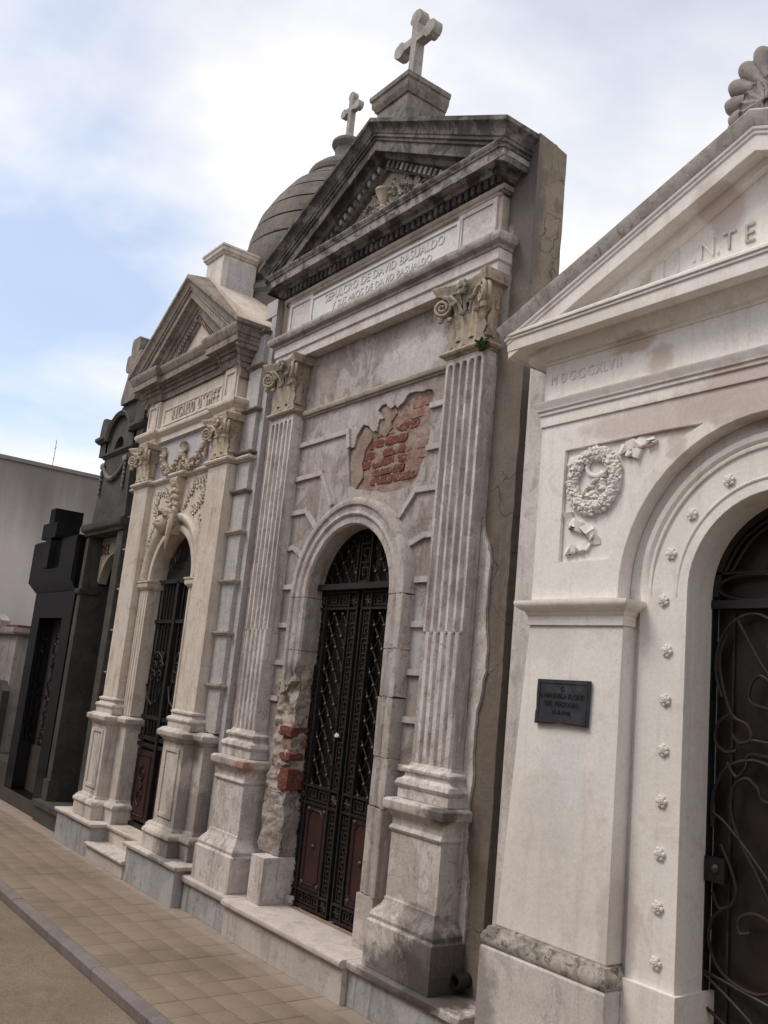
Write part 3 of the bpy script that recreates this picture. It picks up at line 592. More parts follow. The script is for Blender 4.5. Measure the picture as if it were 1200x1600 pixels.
# rough broken masonry of the left jamb
def rough_face(x0, x1, y0, y1, z0, z1, nz, nx, amp, seed, f=9):
    secs = []
    def dsp(a, z):
        v = Vector((a*f, seed, z*f*1.3)); d = noise.fractal(v, .75, 2.2, 5)*amp
        return d+max(0, math.sin(z*2*math.pi/.072)-.75)*amp*.35
    for k in range(nz+1):
        z = z0+(z1-z0)*k/nz; ring = [(x0, y1, z)]
        for i in range(nx+1): ring.append((x0+(x1-x0)*i/nx, y0+dsp(x0+(x1-x0)*i/nx, z), z))
        for i in range(1, nx+1): ring.append((x1-dsp(y0+(y1-y0)*i/nx+7, z), y0+(y1-y0)*i/nx, z))
        secs.append(ring)
    return MB().loft(secs)
brk = add('broken_jamb', rough_face(-5.41, -5.165, 3.228, 3.46, .50, 1.70, 110, 24, .03, 2.0, 8), 'sandy', C, 'broken left door jamb with bricks showing')
add('render_patch', rough_face(-5.40, -5.155, 3.205, 3.46, .502, .89, 50, 24, .022, 6.0, 5), 'plaster', brk)
for k, (x0, x1, y0, y1, z0, z1, mt) in enumerate([(-5.30, -5.138, 3.185, 3.335, 1.245, 1.305, 'brick'), (-5.26, -5.15, 3.2, 3.265, 1.155, 1.232, 'brick_dusty'), (-5.25, -5.145, 3.272, 3.335, 1.16, 1.232, 'brick_dusty'), (-5.27, -5.14, 3.19, 3.325, 1.092, 1.143, 'brick'),
                                              (-5.28, -5.16, 3.2, 3.285, 1.058, 1.083, 'plaster'), (-5.27, -5.14, 3.195, 3.34, .905, 1.045, 'brick'), (-5.40, -5.29, 3.215, 3.30, 1.18, 1.215, 'brick'), (-5.25, -5.16, 3.36, 3.46, 1.36, 1.44, 'brick'), (-5.25, -5.155, 3.37, 3.46, 1.55, 1.62, 'brick')]):
    x1 -= .014; y0 += .014; q = MB(); w_, d, h = x1-x0, y1-y0, z1-z0; rnd = random.Random(k+40); V = []
    n = 4
    for i in range(n+1):
        x = x0+w_*i/n; e = .006 if i in (0, n) else 0; ring = []
        for (yy, zz_) in [(0, 0), (.33, -.02), (.66, .01), (1, 0), (1.01, .5), (1, 1), (.66, 1.02), (.33, .98), (0, 1), (-.02, .5)]:
            ring.append((x+rnd.uniform(-.006, .006), y0+e+(d-2*e)*yy+rnd.uniform(-.006, .006), z0+e+(h-2*e)*zz_+rnd.uniform(-.005, .005)))
        V.append(ring)
    add('brick', q.loft(V), mt, brk)
# -- pedestals, pilasters, capitals
PED = [(-.05, .2225), (.072, .2225), (.072, .44), (.058, .452), (.062, .47), (.05, .492), (.022, .525), (.012, .548), (.012, .56), (0, .57), (0, .885), (.012, .888), (.02, .902), (.012, .918), (0, .925), (.004, .955), (.022, .978), (.03, .99), (.046, .998), (.05, 1.008), (.05, 1.04), (.036, 1.052), (-.05, 1.056)]
PBS = [(-.03, 1.056), (.042, 1.056), (.042, 1.108), (.048, 1.112), (.056, 1.128), (.048, 1.15), (.03, 1.158), (.02, 1.168), (.022, 1.186), (.034, 1.194), (.036, 1.207), (.026, 1.218), (.01, 1.222), (0, 1.24), (-.03, 1.24)]
for s_ in (-1, 1):
    cx = xc+s_*1.003
    pth = [(cx-.19, 3.27), (cx-.19, 3.105), (cx+.19, 3.105), (cx+.19, 3.27)]
    pd = add('pedestal', MB().sweep(PED, pth).box(cx-.2, cx+.2, 3.10, 3.27, .2225, 1.052), 'marble_dirty', C)
    pth = [(cx-.16, 3.27), (cx-.16, 3.16), (cx+.16, 3.16), (cx+.16, 3.27)]
    add('pilaster_base', MB().sweep(PBS, pth).box(cx-.15, cx+.15, 3.17, 3.27, 1.06, 1.23), 'marble', C)
    shaft(C, cx, 3.16, 3.27, .16, 1.24, 3.488, 1.925, 3.452, 5, .03, 1, 'marble')
    AST = [(-.02, 3.488), (.006, 3.488), (.01, 3.497), (.026, 3.502), (.034, 3.514), (.03, 3.528), (.014, 3.534), (-.02, 3.538)]
    add('necking', MB().sweep(AST, pth), 'capital', C)
    capital(C, cx, 3.162, .155, 3.536, 3.925, 3.27, 'capital', 3+s_)
# -- architrave, frieze, cornice
F0, F1 = 3.162, 3.27
ax0, ax1 = xc-1.215, xc+1.215
pth = [(ax0, 3.32), (ax0, F0), (ax1, F0), (ax1, 3.32)]
add('architrave', MB().sweep([(-.2, 3.926), (0, 3.926), (0, 3.99), (.008, 3.993), (.012, 3.997), (.012, 4.062), (-.2, 4.062)], pth), 'architrave', C)
add('torus_moulding', MB().sweep([(-.2, 4.064), (.016, 4.064), (.022, 4.07), (.024, 4.082), (.05, 4.092), (.06, 4.11), (.061, 4.128), (.05, 4.147), (.03, 4.154), (.012, 4.162), (-.2, 4.163)], pth), 'torus', C)
fx0, fx1 = xc-1.175, xc+1.175
fr = add('frieze', MB().box(fx0, fx1, 3.2, 3.4, 4.163, 4.43), 'frieze', C)
for a, b in ((fx0+.07, fx0+.33), (fx1-.33, fx1-.07)):
    add('frieze_panel', MB().plate([(a-.035, 4.185), (b+.035, 4.185), (b+.035, 4.425), (a-.035, 4.425)], [[(a, 4.205), (a, 4.395), (b, 4.395), (b, 4.205)]], 3.188, 3.201).box(a, b, 3.196, 3.2005, 4.205, 4.395), 'architrave', fr)
add('inscription_slab', MB().plate([(xc-.83, 4.18), (xc+.83, 4.18), (xc+.83, 4.395), (xc-.83, 4.395)], [[(xc-.80, 4.195), (xc-.80, 4.375), (xc+.80, 4.375), (xc+.80, 4.195)]], 3.184, 3.2).box(xc-.8, xc+.8, 3.193, 3.1995, 4.195, 4.375), 'frieze_slab', fr)
text_words('inscription', 'SEPULCRO DE DAVID BASUALDO', .088, (xc+.02, 3.191, 4.298), 'frieze_slab', fr, .0032, 1.0)
text_words('inscription', 'Y SUS HIJOS DE DAVID BASUALDO', .072, (xc+.02, 3.191, 4.218), 'frieze_slab', fr, .0028, .98)
pth = [(fx0, 3.34), (fx0, 3.2), (fx1, 3.2), (fx1, 3.34)]
add('bed_moulding', MB().sweep([(-.1, 4.425), (.006, 4.425), (.012, 4.432), (.012, 4.448), (.024, 4.456), (.028, 4.468), (.028, 4.478), (-.1, 4.478)], pth), 'frieze', C)
cn = add('cornice', MB().sweep([(-.1, 4.48), (.012, 4.48), (.012, 4.545), (.05, 4.548), (.062, 4.56), (.07, 4.575), (.12, 4.578), (.126, 4.562), (.136, 4.56), (.138, 4.618), (.146, 4.622), (.148, 4.632), (.158, 4.64), (.164, 4.652), (.16, 4.66), (-.1, 4.70)], pth), 'crust_light', C)
dm = pmesh('dentil', MB().box(-.016, .016, -.022, .022, -.027, .027), 'crust')
dentil_run(cn, dm, fx0-.03, fx1+.03, 43, 3.175, lambda x: 4.515)
for k in range(4): inst('dentil', dm, (fx1+.025, 3.21+.035*k, 4.515), cn, (0, 0, R(90)))
# -- pediment
E_, A_ = 4.735, 5.392
RK = [(-.06, -.31), (.02, -.31), (.02, -.24), (.06, -.236), (.075, -.205), (.122, -.2), (.122, -.214), (.134, -.214), (.134, -.14), (.146, -.138), (.146, -.118), (.158, -.116), (.158, -.096), (.165, -.092), (.17, -.06), (.19, -.035), (.204, -.03), (.204, 0), (-.06, .035)]
pth = [(fx0, 3.4, E_), (fx0, 3.2, E_), (xc, 3.2, A_), (fx1, 3.2, E_), (fx1, 3.4, E_)]
rk = add('raking_cornice', MB().sweep(RK, pth), 'crust', C)
sl_c = math.atan2(A_-E_, 1.175)
dm2 = pmesh('dentil', MB().box(-.015, .015, -.02, .02, -.024, .024), 'crust_light')
dentil_run(rk, dm2, fx0+.25, xc-.03, 17, 3.165, lambda x: E_+(x-fx0)*(A_-E_)/1.175-.27, -sl_c)
dentil_run(rk, dm2, xc+.03, fx1-.25, 17, 3.165, lambda x: A_-(x-xc)*(A_-E_)/1.175-.27, sl_c)
ty = add('tympanum', MB().prism([(fx0, 4.60), (fx1, 4.60), (fx1, 4.66), (xc, 5.3), (fx0, 4.66)], 3.215, 3.5), 'tympanum', C)
tb = MB()
for s_ in (-1, 1):
    a, b = (xc+s_*.86, 4.70), (xc, 5.135); P_ = [a, b, (b[0], b[1]-.045), (a[0]-s_*.05, a[1]-.005)]
    tb.prism(P_ if s_ > 0 else P_[::-1], 3.203, 3.216)
add('tympanum_frame', tb, 'tympanum', ty)
rl = MB()
foliage_relief(rl, [(xc-.02, 4.83), (xc-.16, 4.80), (xc-.3, 4.76), (xc-.45, 4.735)], 3.215, .085, 10, 2, .03)
foliage_relief(rl, [(xc+.02, 4.86), (xc+.12, 4.93), (xc+.2, 4.90), (xc+.28, 4.86), (xc+.38, 4.78)], 3.215, .085, 12, 4, .03)
foliage_relief(rl, [(xc+.02, 4.8), (xc+.15, 4.82), (xc+.28, 4.77)], 3.215, .08, 9, 6, .03)
foliage_relief(rl, [(xc-.1, 4.86), (xc-.16, 4.90), (xc-.22, 4.86)], 3.215, .07, 6, 7, .03)
add('leaf_relief', rl, 'tympanum', ty)
add('hourglass_relief', MB().lathe(xc-.04, 3.205, [(.02, 4.69), (.055, 4.70), (.06, 4.72), (.045, 4.76), (.022, 4.81), (.03, 4.825), (.022, 4.84), (.04, 4.885), (.056, 4.93), (.066, 4.94), (.066, 4.955), (.02, 4.96)], 16), 'relief', ty)
rnd = random.Random(17); edge = []
for k in range(46):
    z = 2.62-.0515*k; b_ = -3.455+.02*math.sin(z*4.1)+.012*math.sin(z*11+1)+rnd.uniform(-.007, .007)
    if z > 2.3: b_ -= (z-2.3)*.25
    edge.append((b_, z))
add('render_edge', MB().plate([(-3.535, 2.62)]+edge+[(-3.535, edge[-1][1])], [], 3.236, 3.254), 'marble', C, 'ragged strip of pale render beside the right pilaster')
# -- roof, body and party walls behind
add('roof', MB().prism([(fx0-.08, 4.62), (fx1+.08, 4.62), (fx1+.08, 4.69), (xc, 5.36), (fx0-.08, 4.69)], 3.39, 3.53), 'pedestal_dark', C)
add('rear_roof', MB().prism([(-6.05, 3.4), (-3.55, 3.4), (xc, 4.0)], 3.62, 5.9), 'pedestal_dark', C)
add('rear_body', MB().box(-6.05, -3.55, 3.62, 5.9, 0, 3.4).box(-6.05, -3.55, 3.56, 3.62, 0, 4.63), 'party', C)
pw = MB(); sc_ = []
for k in range(61):
    z = 4.745*k/60; t_ = 1 if k == 60 else 0; n_ = lambda q: noise.fractal(Vector((q, 3.3, z*5)), .8, 2.1, 4)*.006
    sc_.append([(-3.545, 3.252, z), (-3.43, 3.252+n_(1)*.5, z+.006*t_), (-3.32+n_(2), 3.252+n_(3)*.6, z), (-3.318+n_(4)*.6, 3.36, z-t_*.012), (-3.318+n_(5), 3.475, z-t_*.035), (-3.545, 3.475, z+t_*.03)])
pw.loft(sc_)
add('party_wall', pw.box(-3.545, -3.325, 3.535, 5.9, 0, 3.35), 'party', C, 'brown rendered pier at the right edge of the facade')
add('edge_strip', MB().box(-6.095, -5.90, 3.255, 3.6, .2, 4.60), 'party', C)
# -- cross on its pedestal
px = .175
pd = add('cross_pedestal', MB().sweep([(-.1, 5.15), (0, 5.15), (0, 5.585), (.012, 5.59), (.02, 5.61), (.032, 5.625), (.036, 5.672), (.046, 5.678), (.05, 5.71), (.04, 5.722), (-.1, 5.755)], [(xc-px, 3.50), (xc-px, 3.165), (xc+px, 3.165), (xc+px, 3.50)]).box(xc-px+.01, xc+px-.01, 3.18, 3.5, 5.15, 5.74), 'pedestal_dark', C)
def cross_poly(cx, z0, zt, za, span, hw, lw, st):
    def arm(L):    # end of an arm along +u: (u, v) from shaft side round to the other side
        return [(L-.16*st, hw), (L-.125*st, hw), (L-.11*st, lw*.8), (L-.085*st, lw), (L-.055*st, lw), (L-.045*st, lw*.86), (L-.02*st, lw*.80), (L, lw*.45), (L+.004, 0), (L, -lw*.45), (L-.02*st, -lw*.8), (L-.045*st, -lw*.86), (L-.055*st, -lw), (L-.085*st, -lw), (L-.11*st, -lw*.8), (L-.125*st, -hw), (L-.16*st, -hw)]
    P_ = [(cx+hw*1.35, z0), (cx+hw, z0+.05)]
    P_ += [(cx+hw, za-hw)]+[(cx+u, za-v) for u, v in arm(span)]+[(cx+hw, za+hw)]
    P_ += [(cx+v, za+u) for u, v in arm(zt-za)]+[(cx-hw, za+hw)]
    P_ += [(cx-u, za+v) for u, v in arm(span)]+[(cx-hw, za-hw), (cx-hw, z0+.05), (cx-hw*1.35, z0)]
    return P_
add('cross', MB().prism(cross_poly(xc, 5.74, 6.40, 6.165, .225, .032, .062, .85), 3.29, 3.365), 'cross', pd)
# -- double iron door
def greek_key(mb, x0, x1, z0, z1, y, vert=True, bar=.0075):
    L = (z1-z0) if vert else (x1-x0); Wd = (x1-x0) if vert else (z1-z0); n = max(1, round(L/(Wd*1.15))); u = L/n
    def r(a0, a1, b0, b1):
        if vert: mb.box(x0+b0, x0+b1, y-.007, y, z0+a0, z0+a1)
        else: mb.box(x0+a0, x0+a1, y-.007, y, z0+b0, z0+b1)
    q = bar; w_ = Wd
    for i in range(n):
        a = i*u
        r(a+.04*u, a+.04*u+q, .1*w_, .9*w_); r(a+.04*u+q, a+.82*u, .9*w_-q, .9*w_); r(a+.82*u-q, a+.82*u, .35*w_, .9*w_-q)
        r(a+.38*u, a+.82*u-q, .35*w_, .35*w_+q); r(a+.38*u, a+.38*u+q, .35*w_+q, .65*w_); r(a+.04*u+q, a+1.04*u, .1*w_, .1*w_+q)
YD = 3.33
door = add('door', MB().plate([(xc-.53, .225), (xc-.53, ZC)]+arc(xc, ZC, .53, 180, 0, 24)+[(xc+.53, .225)], [], YD+.05, YD+.06), 'dark', C)
add('door_frame', MB().box(xc-.53, xc-.485, YD-.01, YD+.04, .225, 2.24).box(xc+.485, xc+.53, YD-.01, YD+.04, .225, 2.24).box(xc-.53, xc+.53, YD-.055, YD+.045, 2.205, 2.243).arch([(.44, YD-.01), (.53, YD-.01), (.53, YD+.04), (.44, YD+.04)], xc, ZC, None, None, n=24).box(xc-.075, xc-.065, YD-.012, YD+.03, 2.243, 2.65).box(xc+.065, xc+.075, YD-.012, YD+.03, 2.243, 2.65), 'iron', door)
kf = MB(); greek_key(kf, xc-.06, xc+.06, 2.25, 2.62, YD); add('greek_key_panel', kf, 'iron_rust', door)
kf = MB()
for i in range(9):
    a = R(20+140*i/8); kf.box(xc+.475*math.cos(a)-.02, xc+.475*math.cos(a)+.02, YD-.017, YD-.009, ZC+.475*math.sin(a)-.004, ZC+.475*math.sin(a)+.004); kf.box(xc+.46*math.cos(a)-.004, xc+.46*math.cos(a)+.004, YD-.017, YD-.009, ZC+.475*math.sin(a)-.02, ZC+.475*math.sin(a)+.02)
add('greek_key_arch', kf, 'iron_rust', door)
stud = pmesh('stud', MB().lathe(0, 0, [(.006, -.006), (.013, -.003), (.013, .002), (.006, .008), (.001, .01)], 8), 'stud')
def clipped_lattice(parent, test, x0, x1, z0, z1, sp, y):
    for d in (1, -1):
        for k in range(-20, 40):
            pts = []; c0 = z0+k*sp
            for i in range(61):
                x = x0+(x1-x0)*i/60; z = c0+d*(x-(x0+x1)/2)*1.45
                if test(x, z): pts.append((x, z))
            if len(pts) > 4:
                a, b = pts[0], pts[-1]
                add('lattice_bar', MB().tube([(a[0], y+.004*d, a[1]), (b[0], y+.004*d, b[1])], .0055, 5), 'iron_rust', parent)
    dx_ = sp/1.45/2
    j = 0; z = z0-sp*4
    while z < z1+sp*4:
        for i in range(-6, 7):
            for off in (0, 1):
                x_ = (x0+x1)/2+dx_*(2*i+off); z_ = z+sp/2*off
                if x0+.008 < x_ < x1-.008 and test(x_, z_): inst('stud', stud, (x_, y-.01, z_), parent, (R(90), 0, 0))
        z += sp
for s_ in (-1, 1):
    a0, a1 = .03, .49
    X = lambda u: xc+s_*u
    bx = lambda mb, u0, u1, y0, y1, z0, z1: mb.box(min(X(u0), X(u1)), max(X(u0), X(u1)), y0, y1, z0, z1)
    fm = MB()
    for u0, u1 in ((.018, .03), (.115, .127), (.375, .387), (.475, .487)): bx(fm, u0, u1, YD-.014, YD+.03, .235, 2.2)
    for z in (.235, .325, .845, .95, 2.08, 2.185): bx(fm, .018, .487, YD-.012, YD+.028, z, z+.014)
    bx(fm, .03, .487, YD+.006, YD+.03, .24, .96); bx(fm, .03, .117, YD+.006, YD+.03, .96, 2.19); bx(fm, .385, .48, YD+.006, YD+.03, .96, 2.19); bx(fm, .1, .4, YD+.006, YD+.03, 2.09, 2.19)
    lf_ = add('door_leaf', fm, 'iron', door)
    for u0, u1 in ((.034, .112), (.39, .472)):
        for z0, z1 in ((.345, .84), (.965, 2.075)):
            kf = MB(); greek_key(kf, min(X(u0), X(u1)), max(X(u0), X(u1)), z0, z1, YD+.004); add('greek_key_border', kf, 'iron_rust', lf_)
    for z0, z1 in ((.252, .322), (.862, .947), (2.097, 2.182)):
        kf = MB(); greek_key(kf, min(X(.13), X(.372)), max(X(.13), X(.372)), z0, z1, YD+.004, False); add('greek_key_rail', kf, 'iron_rust', lf_)
        for u in (.073, .431):
            st = MB()
            for i in range(4):
                a = i*math.pi/4; dx_, dz_ = math.cos(a)*.032, math.sin(a)*.032; st.tube([(X(u)-dx_, YD-.002, (z0+z1)/2-dz_), (X(u)+dx_, YD-.002, (z0+z1)/2+dz_)], .006, 5)
            add('star_boss', st, 'stud' if z0 > .5 else 'iron_rust', lf_)
    pn = MB(); bx(pn, .135, .367, YD-.002, YD+.01, .345, .84)
    rp_ = add('red_panel', pn, 'iron_red', lf_, 'rust-red lower door panel')
    pm = MB(); u0, u1, z0, z1, c_ = .17, .332, .375, .815, .035
    oc = [(u0, z0+c_), (u0+c_, z0), (u1-c_, z0), (u1, z0+c_), (u1, z1-c_), (u1-c_, z1), (u0+c_, z1), (u0, z1-c_)]
    pm.tube([(X(u), YD-.004, z) for u, z in oc+oc[:1]], .006, 5)
    add('panel_moulding', pm, 'iron', rp_)
    for u, z in ((.165, .375), (.335, .375), (.165, .815), (.335, .815), (.25, .60)):
        inst('stud', stud, (X(u), YD-.004, z), lf_, (R(90), 0, 0), (1.3, 1.3, 1.3))
    lo_, hi_ = min(X(.127), X(.375)), max(X(.127), X(.375))
    clipped_lattice(lf_, lambda x, z: .964 < z < 2.08, lo_, hi_, .964, 2.08, .145, YD+.016)
    lo_, hi_ = min(X(.075), X(.44)), max(X(.075), X(.44))
    clipped_lattice(door, lambda x, z: z > 2.245 and math.hypot(x-xc, z-ZC) < .44, lo_, hi_, 2.245, 2.6, .145, YD+.016)
# -- drain pipe stub
dp = MB(); dp.loft([[(-3.405+r_*math.cos(2*math.pi*i/14), y, .285+r_*math.sin(2*math.pi*i/14)) for i in range(14)] for r_, y in [(.034, 3.30), (.034, 3.17), (.026, 3.17), (.025, 3.29)]])
add('drain_pipe', dp, 'pipe', C)

# ================================================================== CREAM DOMED MAUSOLEUM (left of centre)
x2 = -7.31
T = thing('mausoleum', 'cream stone mausoleum with steep gable, leaf garland and banded grey dome behind it', 'mausoleum', (x2, 3.15, 0), 'family tombs along the lane')
def both(path): return [path, sym(path, x2)]
# base and steps
for a, b in ((x2-1.28, x2-.41), (x2+.38, x2+1.255)):
    add('base_block', MB().box(a, b, 2.955, 3.6, 0, .242), 'base_grey', T)
    add('base_slab', MB().sweep([(-.25, .244), (.018, .244), (.024, .252), (.024, .268), (.016, .274), (-.25, .275)], [(a-.012, 3.5), (a-.012, 2.955), (b+.012, 2.955), (b+.012, 3.5)]).box(a+.1, b-.1, 3.1, 3.5, .244, .2745), 'cream_white', T)
add('step_riser', MB().box(x2-.41, x2+.38, 3.10, 3.6, 0, .24), 'cream', T)
add('step_tread', MB().sweep([(-.4, .242), (.02, .242), (.024, .25), (.024, .264), (.016, .272), (-.4, .2725)], [(x2-.395, 3.10), (x2+.365, 3.10)]), 'cream', T)
add('step_riser', MB().box(x2-.41, x2+.38, 2.945, 3.10, 0, .104), 'base_pale', T)
add('step_tread', MB().sweep([(-.16, .106), (.02, .106), (.025, .114), (.025, .124), (.018, .132), (-.16, .133)], [(x2-.425, 2.945), (x2+.395, 2.945)]), 'cream_white', T)
# stepped plan of the pedestals, shared by their mouldings
PPATH = [(x2+.41, 3.40), (x2+.41, 3.145), (x2+.605, 3.145), (x2+.605, 3.035), (x2+.965, 3.035), (x2+.965, 3.12), (x2+1.12, 3.12), (x2+1.12, 3.3)]
PT = [(-.02, .276), (.045, .276), (.045, .375), (.05, .38), (.058, .395), (.055, .412), (.04, .43), (.016, .44), (.012, .455), (0, .465), (0, 1.065), (.008, 1.068), (.012, 1.08), (.03, 1.092), (.044, 1.1), (.048, 1.108), (.048, 1.136), (.036, 1.146), (-.02, 1.162)]
for i, p in enumerate(both(PPATH)):
    xs = sorted(q[0] for q in p); mb = MB().sweep(PT, p)
    mb.box(xs[0]+.01, xs[-1]-.01, 3.135, 3.35, .276, 1.156); xm = x2+(.785 if i == 0 else -.785); mb.box(xm-.17, xm+.17, 3.045, 3.2, .276, 1.157)
    pd = add('pedestal', mb, 'cream_white', T)
    add('pedestal_panel', MB().plate([(xm-.125, .52), (xm+.125, .52), (xm+.125, 1.02), (xm-.125, 1.02)], [[(xm-.098, .547), (xm-.098, .993), (xm+.098, .993), (xm+.098, .547)]], 3.026, 3.036), 'cream_white', pd)
    pth = [(xm-.165, 3.2), (xm-.165, 3.088), (xm+.165, 3.088), (xm+.165, 3.2)]
    add('pilaster_base', MB().sweep([(-.02, 1.158), (.034, 1.158), (.034, 1.205), (.042, 1.212), (.046, 1.226), (.038, 1.242), (.018, 1.25), (.014, 1.268), (.026, 1.274), (.026, 1.288), (0, 1.3), (-.02, 1.3)], pth).box(xm-.15, xm+.15, 3.10, 3.2, 1.16, 1.298), 'cream_white', T)
    shaft(T, xm, 3.088, 3.2, .165, 1.30, 3.222, 1.34, 3.19, 9, .0035, 0, 'cream')
    capital(T, xm, 3.09, .15, 3.285, 3.62, 3.2, 'relief', 8+i)
    # jamb, impost
    sg = 1 if i == 0 else -1
    ja, jb = sorted((x2+sg*.41, x2+sg*.605))
    ring = [(ja, 3.33), (ja, 3.165), (ja+.01, 3.15), (ja+.04, 3.15), (ja+.045, 3.16), (ja+.055, 3.16), (ja+.06, 3.148), (ja+.09, 3.148), (ja+.095, 3.158), (ja+.105, 3.158), (ja+.11, 3.148), (jb-.045, 3.148), (jb-.04, 3.158), (jb-.03, 3.158), (jb-.025, 3.148), (jb, 3.15), (jb, 3.33)]
    add('jamb', MB().loft([[(x, y, z) for x, y in ring] for z in (1.163, 2.262)]), 'cream', T)
    ip = [(x2+.41, 3.33), (x2+.41, 3.15), (x2+.622, 3.15)]
    ip = ip if sg > 0 else sym(ip, x2)
    add('impost', MB().sweep([(-.05, 2.262), (.006, 2.262), (.012, 2.272), (.024, 2.28), (.028, 2.29), (.028, 2.322), (.036, 2.328), (.036, 2.34), (-.05, 2.345)], ip), 'cream', T)
    # grey block strip with ledges
    a, b = (x2+.965, x2+1.165) if sg > 0 else (x2-1.165, x2-.965)
    ZS = [.276, 1.165, 1.52, 1.91, 2.30, 2.68, 3.0, 3.31, 3.655, 4.02, 4.30]
    for k in range(1, len(ZS)-1):
        add('quoin_block', MB().box(a, b, 3.17, 3.4, ZS[k]+(.001 if k > 1 else 0), ZS[k+1]-.03), 'grey_block', T)
        add('quoin_ledge', MB().sweep([(-.1, ZS[k+1]-.03), (.008, ZS[k+1]-.03), (.014, ZS[k+1]-.022), (.03, ZS[k+1]-.014), (.034, ZS[k+1]-.002), (-.1, ZS[k+1])], [(a, 3.35), (a, 3.17), (b, 3.17), (b, 3.35)]), 'cream' if k < 5 else 'cream_dark', T)
    o0, o1 = (b, b+.075) if sg > 0 else (a-.075, a)
    add('edge_strip', MB().box(o0, o1, 3.205, 3.5, .0, 4.42), 'grey_block', T)
    add('edge_cap', MB().box(o0-.1*(sg > 0), o1+.1*(sg < 0), 3.20, 3.7, 4.42, 4.56), 'lilac', T)
# arched panel
Z2, R2 = 2.345, .41
pan = add('arch_panel', MB().plate([(x2-.66, 2.345), (x2-.5, 2.345)]+arc(x2, Z2, .5, 180, 0, 26)+[(x2+.66, 2.345), (x2+.66, 3.24), (x2-.66, 3.24)], [], 3.142, 3.25), 'cream', T)
pr2 = [(R2, 3.33), (R2, 3.17), (R2+.008, 3.15), (R2+.035, 3.144), (R2+.055, 3.15), (R2+.06, 3.165), (R2+.08, 3.165), (R2+.088, 3.14), (R2+.115, 3.118), (R2+.145, 3.112), (R2+.158, 3.122), (R2+.166, 3.145), (R2+.168, 3.2), (R2+.09, 3.2), (R2+.085, 3.33)]
add('archivolt', MB().arch(pr2, x2, Z2, None, None), 'cream', T)
for sg in (-1, 1):
    rl = MB()
    foliage_relief(rl, [(x2+sg*.12, 2.95), (x2+sg*.2, 3.05), (x2+sg*.3, 3.14), (x2+sg*.48, 3.16)], 3.142, .046, 11, 3, .012)
    foliage_relief(rl, [(x2+sg*.3, 2.9), (x2+sg*.42, 2.94), (x2+sg*.5, 3.02), (x2+sg*.46, 3.09)], 3.142, .046, 11, 5, .012)
    foliage_relief(rl, [(x2+sg*.44, 2.86), (x2+sg*.53, 2.74), (x2+sg*.57, 2.6), (x2+sg*.595, 2.45)], 3.142, .034, 10, 8, .01)
    add('spandrel_relief', rl, 'cream', pan)
add('upper_panel', MB().box(x2-.66, x2+.66, 3.142, 3.3, 3.281, 3.63), 'lilac', T)
STR = [(-.02, 3.226), (.01, 3.226), (.012, 3.236), (.03, 3.242), (.037, 3.256), (.03, 3.27), (.012, 3.278), (-.02, 3.282)]
pth = [(x2-1.16, 3.3), (x2-1.16, 3.165), (x2-.95, 3.165), (x2-.95, 3.088), (x2-.62, 3.088), (x2-.62, 3.142), (x2-.11, 3.142), (x2-.11, 3.10), (x2+.11, 3.10), (x2+.11, 3.142), (x2+.62, 3.142), (x2+.62, 3.088), (x2+.95, 3.088), (x2+.95, 3.165), (x2+1.16, 3.165), (x2+1.16, 3.3)]
add('string_course', MB().sweep(STR, pth), 'cream', T)
# console, keystone head, garland
cs = MB(); cs.loft([[(x2-w_, 3.145, z), (x2-w_, 3.145-d, z), (x2+w_, 3.145-d, z), (x2+w_, 3.145, z)] for w_, d, z in [(.05, .05, 2.93), (.06, .045, 3.0), (.065, .04, 3.08), (.07, .06, 3.14), (.075, .085, 3.19), (.075, .08, 3.224)]])
for k in range(5):
    cs.blob((x2, 3.09+.006*k, 3.17-.055*k), (.055-.006*k, .03, .032), .15, k, 10, 6); cs.blob((x2-.05, 3.1, 3.15-.055*k), (.02, .025, .025), .2, k+9, 8, 5); cs.blob((x2+.05, 3.1, 3.15-.055*k), (.02, .025, .025), .2, k+5, 8, 5)
con = add('console', cs, 'relief', T)
def head_mesh(cx, cy, cz, h):
    nu, nv = 40, 34; secs = []
    for j in range(nv+1):
        th = math.pi*(.01+.98*j/nv); ring = []
        for i in range(nu):
            ph = 2*math.pi*i/nu; d = Vector((math.sin(th)*math.sin(ph), -math.sin(th)*math.cos(ph), math.cos(th)))
            x, y, z = d.x*.37, d.y*.46, d.z*.5
            if z < 0: x *= 1-.42*(-z/.5)**1.5
            f = max(0, -d.y)
            g = lambda sx, sz, x0, z0: math.exp(-((x-x0)/sx)**2-((z-z0)/sz)**2)
            if f > 0:
                y -= f*(.13*g(.055, .09, 0, -.08)+.07*g(.035, .12, 0, .03)+.035*g(.2, .035, 0, .09)+.04*g(.085, .028, 0, -.235)+.035*g(.07, .022, 0, -.285)+.055*g(.1, .06, 0, -.40)+.03*g(.1, .1, .2, -.1)+.03*g(.1, .1, -.2, -.1))
                y += f*(.065*g(.065, .04, .14, .03)+.065*g(.065, .04, -.14, .03)+.03*g(.09, .012, 0, -.26)+.02*g(.1, .025, 0, -.335))
                y -= f*(.03*g(.035, .02, .14, .02)+.03*g(.035, .02, -.14, .02))
            ring.append((cx+x*h, cy+y*h, cz+z*h))
        secs.append(ring)
    return MB().loft(secs)
hd = add('keystone_head', head_mesh(x2+.01, 3.05, 2.80, .20), 'relief', T, 'carved head with flowing hair on the arch keystone')
hr = MB()
for k in range(15):
    a = R(5+170*k/14); hr.blob((x2+.01+.082*math.cos(a), 3.055+.008*math.sin(k*2), 2.80+.105*math.sin(a)), (.024, .04, .024), .3, k, 8, 6, 3)
